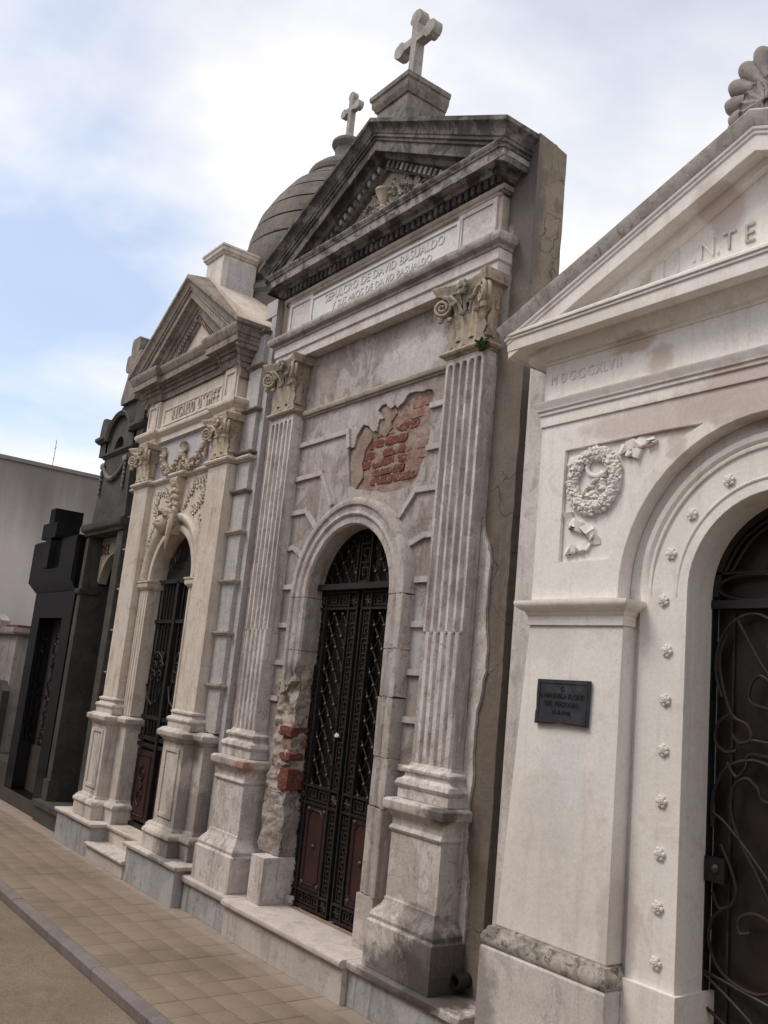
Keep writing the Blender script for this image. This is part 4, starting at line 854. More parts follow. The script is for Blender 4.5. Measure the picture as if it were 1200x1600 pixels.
for k in range(9): a = R(30+120*k/8); hr.blob((x2+.01+.066*math.cos(a), 2.985+.025*abs(math.cos(a)), 2.825+.085*math.sin(a)), (.022, .024, .016), .3, k+30, 8, 6, 3)
hr.tube([(x2+.085, 3.06, 2.88), (x2+.11, 3.045, 2.80), (x2+.108, 3.035, 2.72), (x2+.10, 3.035, 2.64), (x2+.085, 3.04, 2.57)], [.02, .028, .024, .014, .004], 8)
hr.box(x2-.05, x2+.06, 3.07, 3.16, 2.72, 2.92)
add('hair', hr, 'relief', hd)
gl = MB()
def bez(a, b, c, t): return tuple(a[i]*(1-t)**2+2*b[i]*t*(1-t)+c[i]*t*t for i in range(3))
for sg, e in ((-1, -.43), (1, .43)):
    a, c = (x2+sg*.03, 3.12, 3.43), (x2+e, 3.125, 3.47); b = (x2+sg*.24, 3.09, 3.18)
    for k in range(26):
        t = k/25; p = bez(a, b, c, t); w_ = .022+.028*math.sin(math.pi*t); rnd = random.Random(k*5+sg)
        for q in range(3): gl.blob((p[0]+rnd.uniform(-.018, .018), p[1]-.012+rnd.uniform(-.015, .012), p[2]+rnd.uniform(-w_, w_)*.9), (.0185, .018, .0165), .4, k+q, 7, 5, 3)
    for q in range(3): gl.leaf((x2+e, 3.125, 3.48), (1, 0, 0), (sg*.5*(q-1), 0, 1), .05, .09, .03, 2, .005, 6)
    gl.tube([(x2+e, 3.125, 3.46), (x2+e+sg*.015, 3.12, 3.40), (x2+e+sg*.005, 3.122, 3.34)], [.014, .018, .006], 6)
for q in range(5): gl.leaf((x2, 3.125, 3.46), (1, 0, 0), (.45*(q-2), 0, 1), .06, .10, .035, 2, .005, 6)
gl.blob((x2, 3.10, 3.44), (.04, .03, .04), .25, 3, 9, 6)
gl.tube([(x2, 3.11, 3.42), (x2, 3.105, 3.34), (x2, 3.11, 3.29)], [.015, .02, .012], 6)
add('garland', gl, 'relief', T)
# entablature with breaks over the pilasters
def epath(o_, yb, yf, x_in=.605, x_out=.965): return [(x2-x_out-o_, 3.35), (x2-x_out-o_, yf), (x2-x_in+o_, yf), (x2-x_in+o_, yb), (x2+x_in-o_, yb), (x2+x_in-o_, yf), (x2+x_out+o_, yf), (x2+x_out+o_, 3.35)]
add('architrave', MB().sweep([(-.03, 3.622), (0, 3.622), (0, 3.65), (.006, 3.652), (.008, 3.68), (.016, 3.684), (.024, 3.70), (.045, 3.712), (.05, 3.722), (.05, 3.745), (.04, 3.755), (-.03, 3.765)], epath(0, 3.125, 3.085)).box(x2-.95, x2+.95, 3.11, 3.3, 3.63, 3.762), 'cream', T)
fz = add('frieze', MB().box(x2-.90, x2+.90, 3.135, 3.3, 3.763, 4.06), 'cream', T)
for sg in (-1, 1):
    xm = x2+sg*.785
    bl = MB().box(xm-.125, xm+.125, 3.105, 3.2, 3.7665, 4.055)
    bk = add('frieze_block', bl, 'cream', fz)
    add('block_panel', MB().plate([(xm-.1, 3.79), (xm+.1, 3.79), (xm+.1, 4.03), (xm-.1, 4.03)], [[(xm-.07, 3.82), (xm-.07, 4.0), (xm+.07, 4.0), (xm+.07, 3.82)]], 3.094, 3.106), 'cream_white', bk)
add('frieze_frame', MB().plate([(x2-.6, 3.80), (x2+.6, 3.80), (x2+.6, 3.965), (x2-.6, 3.965)], [[(x2-.575, 3.822), (x2-.575, 3.945), (x2+.575, 3.945), (x2+.575, 3.822)]], 3.126, 3.136), 'cream', fz)
for k, ch in enumerate("RICARDO O'SHEE"):
    if ch != ' ': text('letter', ch, .165, (x2-.37+.068*k, 3.128, 3.824), 'cream_white', fz, .006, .47 if ch not in "I'" else .7)
add('bed_moulding', MB().sweep([(-.03, 4.06), (0, 4.06), (.012, 4.07), (.018, 4.09), (.024, 4.095), (.024, 4.105), (-.03, 4.105)], epath(0, 3.125, 3.095, .62, .95)).box(x2-.94, x2+.94, 3.11, 3.3, 4.06, 4.10), 'cream_dark', T)
cn = add('cornice', MB().sweep([(-.03, 4.107), (.016, 4.107), (.016, 4.155), (.04, 4.16), (.05, 4.175), (.056, 4.19), (.10, 4.194), (.105, 4.184), (.114, 4.184), (.116, 4.24), (.124, 4.246), (.13, 4.265), (.145, 4.29), (.152, 4.312), (.148, 4.325), (-.03, 4.345)], epath(0, 3.125, 3.085, .62, .955)).box(x2-.94, x2+.94, 3.11, 3.4, 4.11, 4.34), 'cream_dark', T)
dm3 = pmesh('dentil', MB().box(-.0095, .0095, -.012, .012, -.018, .018), 'cream_dark')
dentil_run(cn, dm3, x2-.6, x2+.6, 36, 3.10, lambda x: 4.132)
for sg in (-1, 1): dentil_run(cn, dm3, x2+sg*.785-.18, x2+sg*.785+.18, 11, 3.062, lambda x: 4.132)
for k in range(4): inst('dentil', dm3, (x2+.978, 3.10+.034*k, 4.132), cn, (0, 0, R(90)))
# gable
e2, a2 = 4.345, 5.065
RK2 = [(-.05, -.40), (-.01, -.40), (-.01, -.325), (.012, -.325), (.012, -.285), (.03, -.282), (.03, -.245), (.05, -.24), (.065, -.205), (.105, -.2), (.105, -.13), (.12, -.128), (.12, -.10), (.132, -.098), (.138, -.06), (.156, -.035), (.168, -.03), (.168, .005), (-.05, .045)]
xg = .955
rk = add('raking_cornice', MB().sweep(RK2, [(x2-xg, 3.4, e2), (x2-xg, 3.088, e2), (x2, 3.088, a2), (x2+xg, 3.088, e2), (x2+xg, 3.4, e2)]), 'cream_dark', T)
sl2 = math.atan2(a2-e2, xg)
dentil_run(rk, dm3, x2-xg+.42, x2-.02, 16, 3.085, lambda x: e2+(x-x2+xg)*(a2-e2)/xg-.355, -sl2)
dentil_run(rk, dm3, x2+.02, x2+xg-.42, 16, 3.085, lambda x: a2-(x-x2)*(a2-e2)/xg-.355, sl2)
add('tympanum', MB().prism([(x2-xg, 4.33), (x2+xg, 4.33), (x2+xg, 4.36), (x2, 4.98), (x2-xg, 4.36)], 3.13, 3.4), 'lilac', T)
add('gable_roof', MB().loft([[(x2-xg-.1, y, 4.30), (x2-xg-.1, y, 4.375), (x2, y, a2+.05), (x2+xg+.1, y, 4.375), (x2+xg+.1, y, 4.30)] for y in (3.12, 3.95)]), 'roof_pale', T)
px = .17
bxp = add('gable_pedestal', MB().sweep([(-.05, 4.9), (0, 4.9), (0, 5.30), (.012, 5.305), (.02, 5.322), (.032, 5.33), (.036, 5.36), (.044, 5.366), (.044, 5.385), (-.05, 5.405)], [(x2-px, 3.50), (x2-px, 3.165), (x2+px, 3.165), (x2+px, 3.50)]).box(x2-px+.01, x2+px-.01, 3.18, 3.5, 4.9, 5.40), 'cream_white', T)
add('pedestal_panel', MB().box(x2+px-.004, x2+px+.003, 3.22, 3.46, 4.95, 5.27), 'grey_block', bxp)  # grey sheet on the right face; its shaded side is put into the colour
# door
door = add('door', MB().plate([(x2-.5, .274), (x2-.5, Z2)]+arc(x2, Z2, .5, 180, 0, 24)+[(x2+.5, .274)], [], 3.305, 3.315), 'dark', T)
fr_ = MB().box(x2-.47, x2-.44, 3.25, 3.29, .274, Z2).box(x2+.44, x2+.47, 3.25, 3.29, .274, Z2).box(x2-.02, x2+.02, 3.24, 3.29, .274, Z2).box(x2-.46, x2+.46, 3.24, 3.29, Z2-.02, Z2+.015).arch([(.425, 3.25), (.47, 3.25), (.47, 3.29), (.425, 3.29)], x2, Z2, None, None, n=20)
for z in (.274, .93, .99, 1.16, 1.98): fr_.box(x2-.46, x2+.46, 3.25, 3.285, z, z+.03)
add('door_frame', fr_, 'iron', door)
for sg in (-1, 1):
    for k in range(6):
        u = x2+sg*(.075+.065*k); add('door_bar', MB().tube([(u, 3.27, 1.02), (u, 3.27, Z2-.02)], .008, 6), 'iron' if k % 3 else 'iron_rust', door)
    sc = MB()
    for k in range(3):
        c0 = (x2+sg*.23, 3.255, 1.52+.08*k); sc.spiral((c0[0]-.07, c0[1], c0[2]), (1, 0, 0), .06, .012, 1.6, .007, 1, 0); sc.spiral((c0[0]+.07, c0[1], c0[2]), (1, 0, 0), .06, .012, 1.6, .007, -1, 180)
    sc.tube([(x2+sg*.06, 3.255, 1.45), (x2+sg*.12, 3.252, 1.33), (x2+sg*.23, 3.25, 1.28), (x2+sg*.34, 3.252, 1.33), (x2+sg*.40, 3.255, 1.45)], .008, 6)
    sc.tube([(x2+sg*.1, 3.255, 1.62), (x2+sg*.16, 3.252, 1.7), (x2+sg*.23, 3.25, 1.73), (x2+sg*.30, 3.252, 1.7), (x2+sg*.36, 3.255, 1.62)], .008, 6)
    add('iron_scroll', sc, 'iron_rust', door)
    sc = MB()
    for k in range(5):
        a = R(25+32*k) if sg > 0 else R(155-32*k)
        if abs(math.cos(a)) > .1: sc = MB(); sc.spiral((x2+.27*math.cos(a), 3.265, Z2+.05+.25*math.sin(a)), (1, 0, 0), .07, .012, 1.7, .007, sg, 90*k); add('fan_scroll', sc, 'iron', door)
    pn = add('door_panel', MB().box(x2+sg*.24-.17, x2+sg*.24+.17, 3.265, 3.28, .33, .90), 'iron_red', door)
    pm = MB(); u = x2+sg*.24
    pm.tube([(u-.13, 3.262, .37), (u+.13, 3.262, .37), (u+.13, 3.262, .86), (u-.13, 3.262, .86), (u-.13, 3.262, .37)], .008, 5)
    pm.spiral((u, 3.26, .70), (1, 0, 0), .07, .01, 1.5, .008); pm.spiral((u, 3.26, .52), (1, 0, 0), .07, .01, 1.5, .008, -1, 270); pm.blob((u, 3.26, .61), (.03, .012, .04), .2, 2, 8, 5)
    add('panel_moulding', pm, 'iron_rust', pn)
# body, drum, dome
add('rear_body', MB().box(x2-1.2, x2+1.2, 3.4, 5.7, 0, 4.40), 'grey_block', T)
dcx, dcy = x2, 4.43
add('drum', MB().lathe(dcx, dcy, [(.98, 4.38), (.98, 5.05), (1.01, 5.08), (1.01, 5.13), (.94, 5.16), (.92, 5.2)], 8), 'dome', T)
dpf = [(.80, 5.19), (.86, 5.30), (.895, 5.42), (.905, 5.52), (.9, 5.60), (.885, 5.645), (.86, 5.65), (.86, 5.668), (.875, 5.672), (.862, 5.78), (.845, 5.845), (.815, 5.85), (.815, 5.868), (.832, 5.872), (.81, 5.96), (.785, 6.04), (.755, 6.045), (.75, 6.062), (.768, 6.066), (.72, 6.16), (.67, 6.248), (.64, 6.25), (.634, 6.266), (.652, 6.27), (.59, 6.365), (.53, 6.447), (.502, 6.449), (.494, 6.464), (.508, 6.467), (.44, 6.53), (.363, 6.595), (.375, 6.61), (.372, 6.66), (.35, 6.70), (.285, 6.765), (.2, 6.83), (.132, 6.875), (.125, 6.92), (.13, 6.985), (.15, 7.01), (.168, 7.04), (.165, 7.07), (.14, 7.095), (.06, 7.15), (.0, 7.165)]
dm_ = add('dome', MB().lathe(dcx, dcy, dpf, 48), 'dome', T, ang=25)
add('cross', MB().prism(cross_poly(dcx, 7.15, 7.665, 7.47, .165, .028, .05, .7), dcy-.03, dcy+.03), 'cross', dm_)

# ================================================================== WHITE MAUSOLEUM (right)
xw = -1.80
Wt = thing('mausoleum', 'white painted mausoleum with rosette-studded arch and low pediment, cropped at the right edge', 'mausoleum', (xw, 3.06, 0), 'family tombs along the lane')
ZW = 2.10
add('side_strip', MB().box(xw-1.405, xw-1.10, 3.19, 3.6, .0, 3.32), 'grey_strip', Wt)
add('side_strip', MB().box(xw+1.10, xw+1.47, 3.20, 3.6, .2, 3.32), 'grey_strip', Wt)
for sg in (-1, 1):
    # plinth, base moulding, battered pier, impost
    pp = [(xw-1.255, 3.4), (xw-1.255, 3.03), (xw-.625, 3.03), (xw-.625, 3.12), (xw-.59, 3.12)]
    P_ = pp if sg < 0 else sym(pp, xw)
    xs = sorted(q[0] for q in P_)
    add('plinth', MB().sweep([(-.02, -.005), (.028, -.005), (.028, .545), (.02, .555), (-.02, .556)], P_).box(xs[0]+.03*(sg < 0)+.005, xs[-1]-.01, 3.05, 3.4, -.005, .552), 'plinth_w', Wt)
    add('base_moulding', MB().sweep([(-.02, .556), (.022, .556), (.028, .566), (.03, .585), (.022, .607), (.012, .618), (.008, .632), (-.02, .64)], P_[:-1] if sg < 0 else P_[1:]).box(xs[0]+.04, xs[-1]-.045, 3.05, 3.4, .556, .638), 'white_black', Wt)
    add('pier', MB().loft([[(xw+sg*a, 3.4, z), (xw+sg*a, y, z), (xw+sg*b, y, z), (xw+sg*b, 3.4, z)] for a, b, y, z in [(1.235, .63, 3.045, .64), (1.16, .63, 3.056, 1.952)]]), 'white', Wt)
    ip = [(xw-1.155, 3.3), (xw-1.155, 3.058), (xw-.635, 3.058), (xw-.635, 3.13)]; ip = ip if sg < 0 else sym(ip, xw)
    add('impost', MB().sweep([(-.02, 1.953), (.012, 1.953), (.012, 1.995), (.018, 2.0), (.022, 2.012), (.04, 2.022), (.056, 2.035), (.062, 2.047), (.06, 2.06), (-.02, 2.07)], ip).box(xw+sg*.9-.24, xw+sg*.9+.24, 3.07, 3.3, 1.955, 2.068), 'white', Wt)
# spandrel wall with sunk triangular panels
def tri(sg):
    o = [(-1.01, 2.765), (-1.012, 2.24), (-.73, 2.24)]
    for k in range(9):
        a = R(166-54*k/8); o.append((.72*math.cos(a)-.015, ZW+.72*math.sin(a)))
    o += [(-.47, 2.772)]
    o = [(xw-sg*u, z) for u, z in o]; return o
outl = [(xw-1.165, 2.07), (xw-.67, 2.07)]+arc(xw, ZW, .67, 180, 0, 30)+[(xw+.67, 2.07), (xw+1.165, 2.07), (xw+1.165, 2.9), (xw-1.165, 2.9)]
sp = add('spandrel_wall', MB().plate(outl, [tri(1), tri(-1)], 3.06, 3.078).plate(outl, [], 3.0782, 3.14), 'white', Wt)
# recess face and moulded rosette band
inr = arch_outline(xw, .38, .45, ZW)
add('arch_face', MB().plate([(xw-.605, .2), (xw-.38, .2)]+arc(xw, ZW, .38, 180, 0, 30)+[(xw+.38, .2), (xw+.605, .2)]+arc(xw, ZW, .605, 0, 180, 30), [], 3.128, 3.36), 'white', Wt)
add('arch_recess', MB().plate([(xw-.665, .2), (xw-.55, .2)]+arc(xw, ZW, .55, 180, 0, 30)+[(xw+.55, .2), (xw+.665, .2)]+arc(xw, ZW, .69, 0, 180, 30), [], 3.145, 3.3), 'white', Wt)
prw = [(.565, 3.13), (.565, 3.115), (.575, 3.112), (.583, 3.121), (.593, 3.112), (.612, 3.108), (.618, 3.118), (.622, 3.13)]
def fade_arch(prof, yb, n=44):
    secs = []
    for i in range(n+1):
        a = 184-188*i/n; k = min(1, (184-a)/22, (a+4)/22); k = .06+.94*max(0, k)
        secs.append([(xw+r_*math.cos(R(a)), yb-(yb-y)*k, ZW+r_*math.sin(R(a))) for r_, y in prof])
    return MB().loft(secs)
add('archivolt_moulding', fade_arch([(.55, 3.132), (.55, 3.119), (.562, 3.117), (.57, 3.125), (.58, 3.112), (.603, 3.108), (.606, 3.118), (.608, 3.132)], 3.1295), 'white', Wt)
add('archivolt_groove', fade_arch([(.424, 3.132), (.426, 3.124), (.432, 3.122), (.437, 3.124), (.439, 3.132)], 3.1285), 'white', Wt)
ro = MB()
for k in range(6):
    a = k*math.pi/3; ro.blob((.021*math.cos(a), -.006, .021*math.sin(a)), (.0135, .011, .0135), .2, k, 8, 6)
    ro.blob((.0105*math.cos(a+.5), -.013, .0105*math.sin(a+.5)), (.008, .008, .008), .2, k+8, 7, 5)
ro.blob((0, -.017, 0), (.007, .007, .007), .1, 2, 7, 5)
ro.v = [(x*.76, y*.62, z*.76) for x, y, z in ro.v]; rom = pmesh('rosette', ro, 'white', ang=60)
for sg in (-1, 1):
    for z in [.69, .888, 1.083, 1.278, 1.472, 1.667, 1.862]: inst('rosette', rom, (xw+sg*.462, 3.126, z), Wt, (0, random.uniform(0, 1), 0))
for a in (180+3, 160, 138.5, 114.5, 90, 65.5, 41.5, 20, -3):
    inst('rosette', rom, (xw+.488*math.cos(R(a)), 3.126, ZW-.01+.488*math.sin(R(a))), Wt, (0, random.uniform(0, 1), 0))
for sg in (-1, 1):
    pq = sorted((xw+sg*.665, xw+sg*.36)); add('jamb_foot', MB().box(pq[0], pq[1], 3.105, 3.36, .0, .60), 'white', Wt)
# relief: wreath with ribbons
for sg in (-1, 1):
    X_ = lambda u: xw-sg*u if sg > 0 else xw+(-u)
    f = lambda u: xw+u if sg > 0 else xw-u
    wr = MB(); wc = (-.838, 2.60); wrx, wrz = .122, .125; rnd = random.Random(4)
    for k in range(110):
        a = 2*math.pi*k/110
        for q in range(4):
            rr = 1+rnd.uniform(-.24, .24); wr.blob((f(wc[0]+wrx*rr*math.cos(a)), 3.064-.012*(1-abs(rr-1)/.24)+rnd.uniform(-.004, .004), wc[1]+wrz*rr*math.sin(a)), (.0105, .009, .0095), .3, k+q, 6, 4, 3)
    wr.tube([(f(wc[0]+wrx*math.cos(2*math.pi*k/40)), 3.078, wc[1]+wrz*math.sin(2*math.pi*k/40)) for k in range(41)], .026, 8)
    wo_ = add('wreath_relief', wr, 'white', sp)
    rb = MB()
    def ribbon(pts, w_):
        rb = MB(); secs = []; n_ = len(pts)
        for i, (u, z, o_) in enumerate(pts):
            a = pts[min(i+1, n_-1)]; b = pts[max(i-1, 0)]; d = Vector((a[0]-b[0], a[1]-b[1])).normalized(); n2_ = Vector((-d.y, d.x))*w_/2
            secs.append([(f(u+n2_.x), 3.077-o_, z+n2_.y), (f(u-n2_.x), 3.077-o_-.006, z-n2_.y), (f(u-n2_.x), 3.087, z-n2_.y), (f(u+n2_.x), 3.087, z+n2_.y)])
        rb.loft(secs); add('ribbon_relief', rb, 'white', sp)
    def wavy(p0, p1, n_, amp, k): return [(p0[0]+(p1[0]-p0[0])*i/n_+amp*math.sin(i*k)*.35, p0[1]+(p1[1]-p0[1])*i/n_+amp*math.cos(i*k)*.4, .010+.009*math.sin(i*k*1.3)) for i in range(n_+1)]
    ribbon(wavy((-.70, 2.71), (-.52, 2.745), 16, .035, 1.1), .05); ribbon(wavy((-.66, 2.70), (-.60, 2.68), 8, .03, .9), .045)
    ribbon(wavy((-.96, 2.41), (-.85, 2.36), 14, .03, 1.0), .05); ribbon(wavy((-.85, 2.37), (-.82, 2.32), 8, .03, 1.1), .05); ribbon(wavy((-.98, 2.28), (-.86, 2.30), 12, .03, 1.2), .04)
    ribbon(wavy((-.99, 2.70), (-.92, 2.69), 8, .03, .9), .045); ribbon(wavy((-.95, 2.38), (-.97, 2.46), 6, .03, .9), .05)
    sk = MB(); sk.tube([(f(-.82+.06*math.cos(t)), 3.07, 2.665+.045*math.sin(t)) for t in [2*math.pi*i/20 for i in range(21)]], .011, 6)
    for k in range(14): sk.blob((f(-.83+rnd.uniform(-.055, .055)), 3.074, 2.59+rnd.uniform(-.07, .05)), (.022, .014, .012), .4, k, 7, 5, 3)
    sk.tube([(f(-.91), 3.073, 2.54), (f(-.84), 3.068, 2.60), (f(-.77), 3.073, 2.63)], .009, 6)
    add('torch_relief', sk, 'white', sp)
# string, frieze, cornice, pediment
wx0, wx1 = xw-1.165, xw+1.165
pth = [(wx0, 3.4), (wx0, 3.06), (wx1, 3.06), (wx1, 3.4)]
add('architrave', MB().sweep([(-.02, 2.9), (.008, 2.9), (.008, 2.952), (.016, 2.956), (.016, 2.972), (.024, 2.976), (.026, 2.99), (.036, 3.004), (.04, 3.016), (-.02, 3.028)], pth).box(wx0+.01, wx1-.01, 3.07, 3.4, 2.9, 3.02), 'white', Wt)
fz = add('frieze', MB().box(wx0, wx1, 3.06, 3.4, 3.028, 3.21), 'white', Wt)
for ch, u in zip('MDCCCXLVII', [-2.928, -2.866, -2.812, -2.757, -2.703, -2.655, -2.612, -2.58, -2.538, -2.518]):
    text('letter', ch, .07, (u, 3.059, 3.106), 'white', fz, .0025, .8, 'LEFT')
add('cornice', MB().sweep([(-.02, 3.21), (.004, 3.21), (.008, 3.222), (.02, 3.228), (.024, 3.24), (.04, 3.262), (.06, 3.276), (.064, 3.286), (.125, 3.29), (.128, 3.28), (.138, 3.28), (.14, 3.335), (.147, 3.338), (.147, 3.35), (.154, 3.353), (.154, 3.366), (.146, 3.374), (-.02, 3.385)], pth).box(wx0+.01, wx1-.01, 3.07, 3.4, 3.215, 3.38), 'white', Wt)
ew, aw = 3.405, 3.95
RKW = [(-.03, -.19), (.06, -.19), (.064, -.155), (.07, -.15), (.122, -.148), (.124, -.16), (.134, -.16), (.136, -.095), (.143, -.09), (.143, -.078), (.15, -.074), (.152, -.062), (.158, -.05), (.176, -.026), (.182, -.008), (.176, .0), (-.03, .03)]
RKA = [p for p in RKW if p[1] < -.06]; RKA = [(-.03, -.19)]+RKA[1:]+[(-.03, -.06)]
RKB = [(-.03, -.0595), (.152, -.0595), (.158, -.05), (.176, -.026), (.182, -.008), (.176, 0), (-.03, .03)]
rp_ = [(wx0, 3.4, ew), (wx0, 3.06, ew), (xw, 3.06, aw), (wx1, 3.06, ew), (wx1, 3.4, ew)]
rk = add('raking_cornice', MB().sweep(RKA, rp_), 'white', Wt)
add('cyma_moulding', MB().sweep(RKB, rp_), 'white_grimy', rk)
ty = add('tympanum', MB().prism([(wx0, 3.37), (wx1, 3.37), (wx1, 3.40), (xw, 3.9), (wx0, 3.40)], 3.06, 3.4), 'white', Wt)
ins = [(xw-.545, 3.38), (xw+.545, 3.38), (xw+.545, 3.562), (xw, 3.817), (xw-.545, 3.562)]
inn = [(xw-.48, 3.381), (xw-.48, 3.55), (xw, 3.774), (xw+.48, 3.55), (xw+.48, 3.381)]
add('tympanum_tablet', MB().plate(ins, [inn], 3.028, 3.06).prism(inn[::-1], 3.036, 3.058), 'white', ty)
for ch, u in zip('J.N.TE', [-.425, -.345, -.31, -.232, -.20, -.105]):
    text('letter', ch, .118, (xw+u, 3.034, 3.472), 'grey_strip' if ch in 'TE' else 'white', ty, .006, .86, 'LEFT')
for sg in (-1, 1):
    ac = MB()
    for du, dz in ((.135, .15), (.105, .16), (.07, .14), (.03, .10)): ac.tube([(xw+sg*(.69+.2*du), 3.045, 3.40), (xw+sg*(.70-.35*du), 3.02, 3.40+dz*.5), (xw+sg*(.705-du), 3.015, 3.40+dz)], [.026, .02, .012], 8)
    ac.spiral((xw+sg*.765, 3.04, 3.425), (1, 0, 0), .035, .008, 1.5, .013, -sg, 90); ac.blob((xw+sg*.585, 3.035, 3.525), (.034, .026, .03), .1, 2, 10, 7)
    ac.tube([(xw+sg*.74, 3.04, 3.40), (xw+sg*.67, 3.04, 3.42), (xw+sg*.61, 3.035, 3.49)], [.012, .018, .02], 6)
    add('acanthus_relief', ac, 'white', ty)
# scalloped shell on the apex
sh = MB(); NS = 150; secs = []; SC = (xw+.01, 4.105); n_ = 10
for (k, y) in [(0, 3.005), (.3, 3.0), (.6, 2.99), (.82, 2.98), (.95, 2.984), (1, 3.005), (.97, 3.035), (.85, 3.05), (0, 3.06)]:
    ring = []
    for i in range(NS):
        a = 2*math.pi*i/NS; t = (a+R(40))/R(260)*n_; lob = abs(math.sin(math.pi*t))**.55
        rr = .198*k*(1-(.13*(1-lob))*min(1, k*1.1)); ring.append((SC[0]+rr*math.cos(a), y+(.03*k*(1-lob) if y < 3.008 else 0), SC[1]+rr*1.04*math.sin(a)))
    secs.append(ring)
sh.loft(secs, False); sh.box(xw-.16, xw+.16, 2.985, 3.2, 3.90, 4.0)
ao = add('shell_ornament', sh, 'shell', Wt, 'grey scalloped shell on the pediment apex')
fo = MB()
for k in range(9): a = R(-10+200*k/8); fo.leaf((SC[0]+.02*math.cos(a), 2.995, SC[1]-.06), (math.sin(a), 0, -math.cos(a)), (math.cos(a), 0, math.sin(a)), .05, .10, .012, 4, .01, 9)
for k in range(8): a = R(24*k); fo.blob((SC[0]+.06*math.cos(a), 2.99, SC[1]-.06+.05*math.sin(a)), (.014, .008, .014), .4, k, 8, 6, 3)
add('leaf_relief', fo, 'shell', ao)
add('roof', MB().loft([[(wx0-.05, y, 3.30), (wx0-.05, y, 3.40), (xw, y, aw), (wx1+.05, y, 3.40), (wx1+.05, y, 3.30)] for y in (3.35, 5.6)]), 'grey_strip', Wt)
add('rear_body', MB().box(xw-1.39, xw+1.39, 3.62, 5.6, 0, 3.32), 'grey_strip', Wt)
# iron gate with scrolls
YG = 3.30
door = add('gate', MB().plate([(xw-.44, .3), (xw-.44, ZW)]+arc(xw, ZW, .44, 180, 0, 24)+[(xw+.44, .3)], [], 3.352, 3.358), 'brown_glass', Wt)
fr_ = MB().box(xw-.44, xw-.375, YG, YG+.04, .3, ZW).box(xw+.375, xw+.44, YG, YG+.04, .3, ZW).box(xw-.375, xw+.375, YG-.012, YG+.03, 2.052, 2.085).box(xw-.375, xw+.375, YG, YG+.02, 2.192, 2.202).box(xw-.012, xw+.012, YG-.004, YG+.03, .3, 2.06).arch([(.352, YG), (.44, YG), (.44, YG+.04), (.352, YG+.04)], xw, ZW, None, None, n=24)
add('gate_frame', fr_, 'iron', door)
for sg in (-1, 1):
    f = lambda u: xw+sg*u
    def T_(mb, pts, r_=.007): mb.tube([(f(u), YG+.008, z) for u, z in pts], r_, 6)
    def cr(P_, n_=8):     # smooth curve through points
        out = []
        for i in range(len(P_)-1):
            p0, p1, p2, p3 = P_[max(i-1, 0)], P_[i], P_[i+1], P_[min(i+2, len(P_)-1)]
            for k in range(n_):
                t = k/n_; out.append(tuple(.5*((2*p1[j])+(-p0[j]+p2[j])*t+(2*p0[j]-5*p1[j]+4*p2[j]-p3[j])*t*t+(-p0[j]+3*p1[j]-3*p2[j]+p3[j])*t**3) for j in (0, 1)))
        return out+[P_[-1]]
    mb = MB(); T_(mb, [(.20+.155*math.cos(2*math.pi*i/28), 2.138+.052*math.sin(2*math.pi*i/28)) for i in range(29)]); add('gate_scroll', mb, 'iron', door)
    for P_ in ([(.33, 1.70), (.36, 1.80), (.34, 1.93), (.27, 2.01), (.18, 2.03), (.10, 1.98), (.09, 1.91), (.14, 1.90)],
               [(.27, 2.01), (.18, 1.86), (.10, 1.75), (.03, 1.66)], [(.03, 1.72), (.10, 1.75), (.17, 1.79), (.21, 1.74), (.19, 1.68), (.03, 1.655)],
               [(.31, 1.95), (.345, 1.85), (.32, 1.72), (.28, 1.63), (.22, 1.60), (.2, 1.55), (.25, 1.53), (.28, 1.56)],
               [(.28, 1.64), (.34, 1.60), (.355, 1.53), (.31, 1.49), (.26, 1.50)], [(.20, 1.545), (.03, 1.53)], [(.30, 1.45), (.26, 1.40), (.22, 1.44), (.20, 1.49), (.03, 1.475)],
               [(.36, 1.20), (.355, 1.33), (.30, 1.43), (.2, 1.47), (.1, 1.45), (.03, 1.41)],
               [(.03, .80), (.08, .9), (.15, 1.03), (.24, 1.17), (.28, 1.27), (.27, 1.36), (.22, 1.40), (.17, 1.37), (.15, 1.33), (.09, 1.32)],
               [(.03, .92), (.10, 1.02), (.2, 1.13), (.30, 1.22), (.35, 1.25)], [(.32, 1.14), (.27, 1.05), (.25, .98), (.27, .93), (.32, .91), (.35, .96)],
               [(.19, .85), (.23, .84), (.24, .88), (.21, .91), (.16, .92), (.1, .90)], [(.30, .91), (.35, .86), (.36, .78), (.32, .70), (.25, .66), (.16, .65), (.08, .69), (.04, .77), (.05, .86)],
               [(.375, .67), (.03, .61)], [(.375, .66), (.2, .56), (.05, .45)], [(.375, .55), (.25, .49), (.1, .4)], [(.33, ZW+.10), (.25, 2.33), (.12, 2.42)], [(.30, 2.2), (.20, 2.34), (.03, 2.43)], [(.15, 2.2), (.11, 2.32), (.03, 2.4)]):
        mb = MB(); T_(mb, cr(P_)); add('gate_scroll', mb, random.choice(['iron', 'iron_rust', 'iron']), door)
    if sg < 0:
        add('lock_plate', MB().box(f(.375), f(.29), YG-.012, YG+.02, 1.0, 1.09), 'iron', door); inst('lock_knob', stud, (f(.33), YG-.012, 1.05), door, (R(90), 0, 0), (1.4, 1.4, 1.6))
    add('door_stile', MB().box(min(f(.30), f(.308)), max(f(.30), f(.308)), 3.342, 3.352, .4, 2.04), 'stud', door)
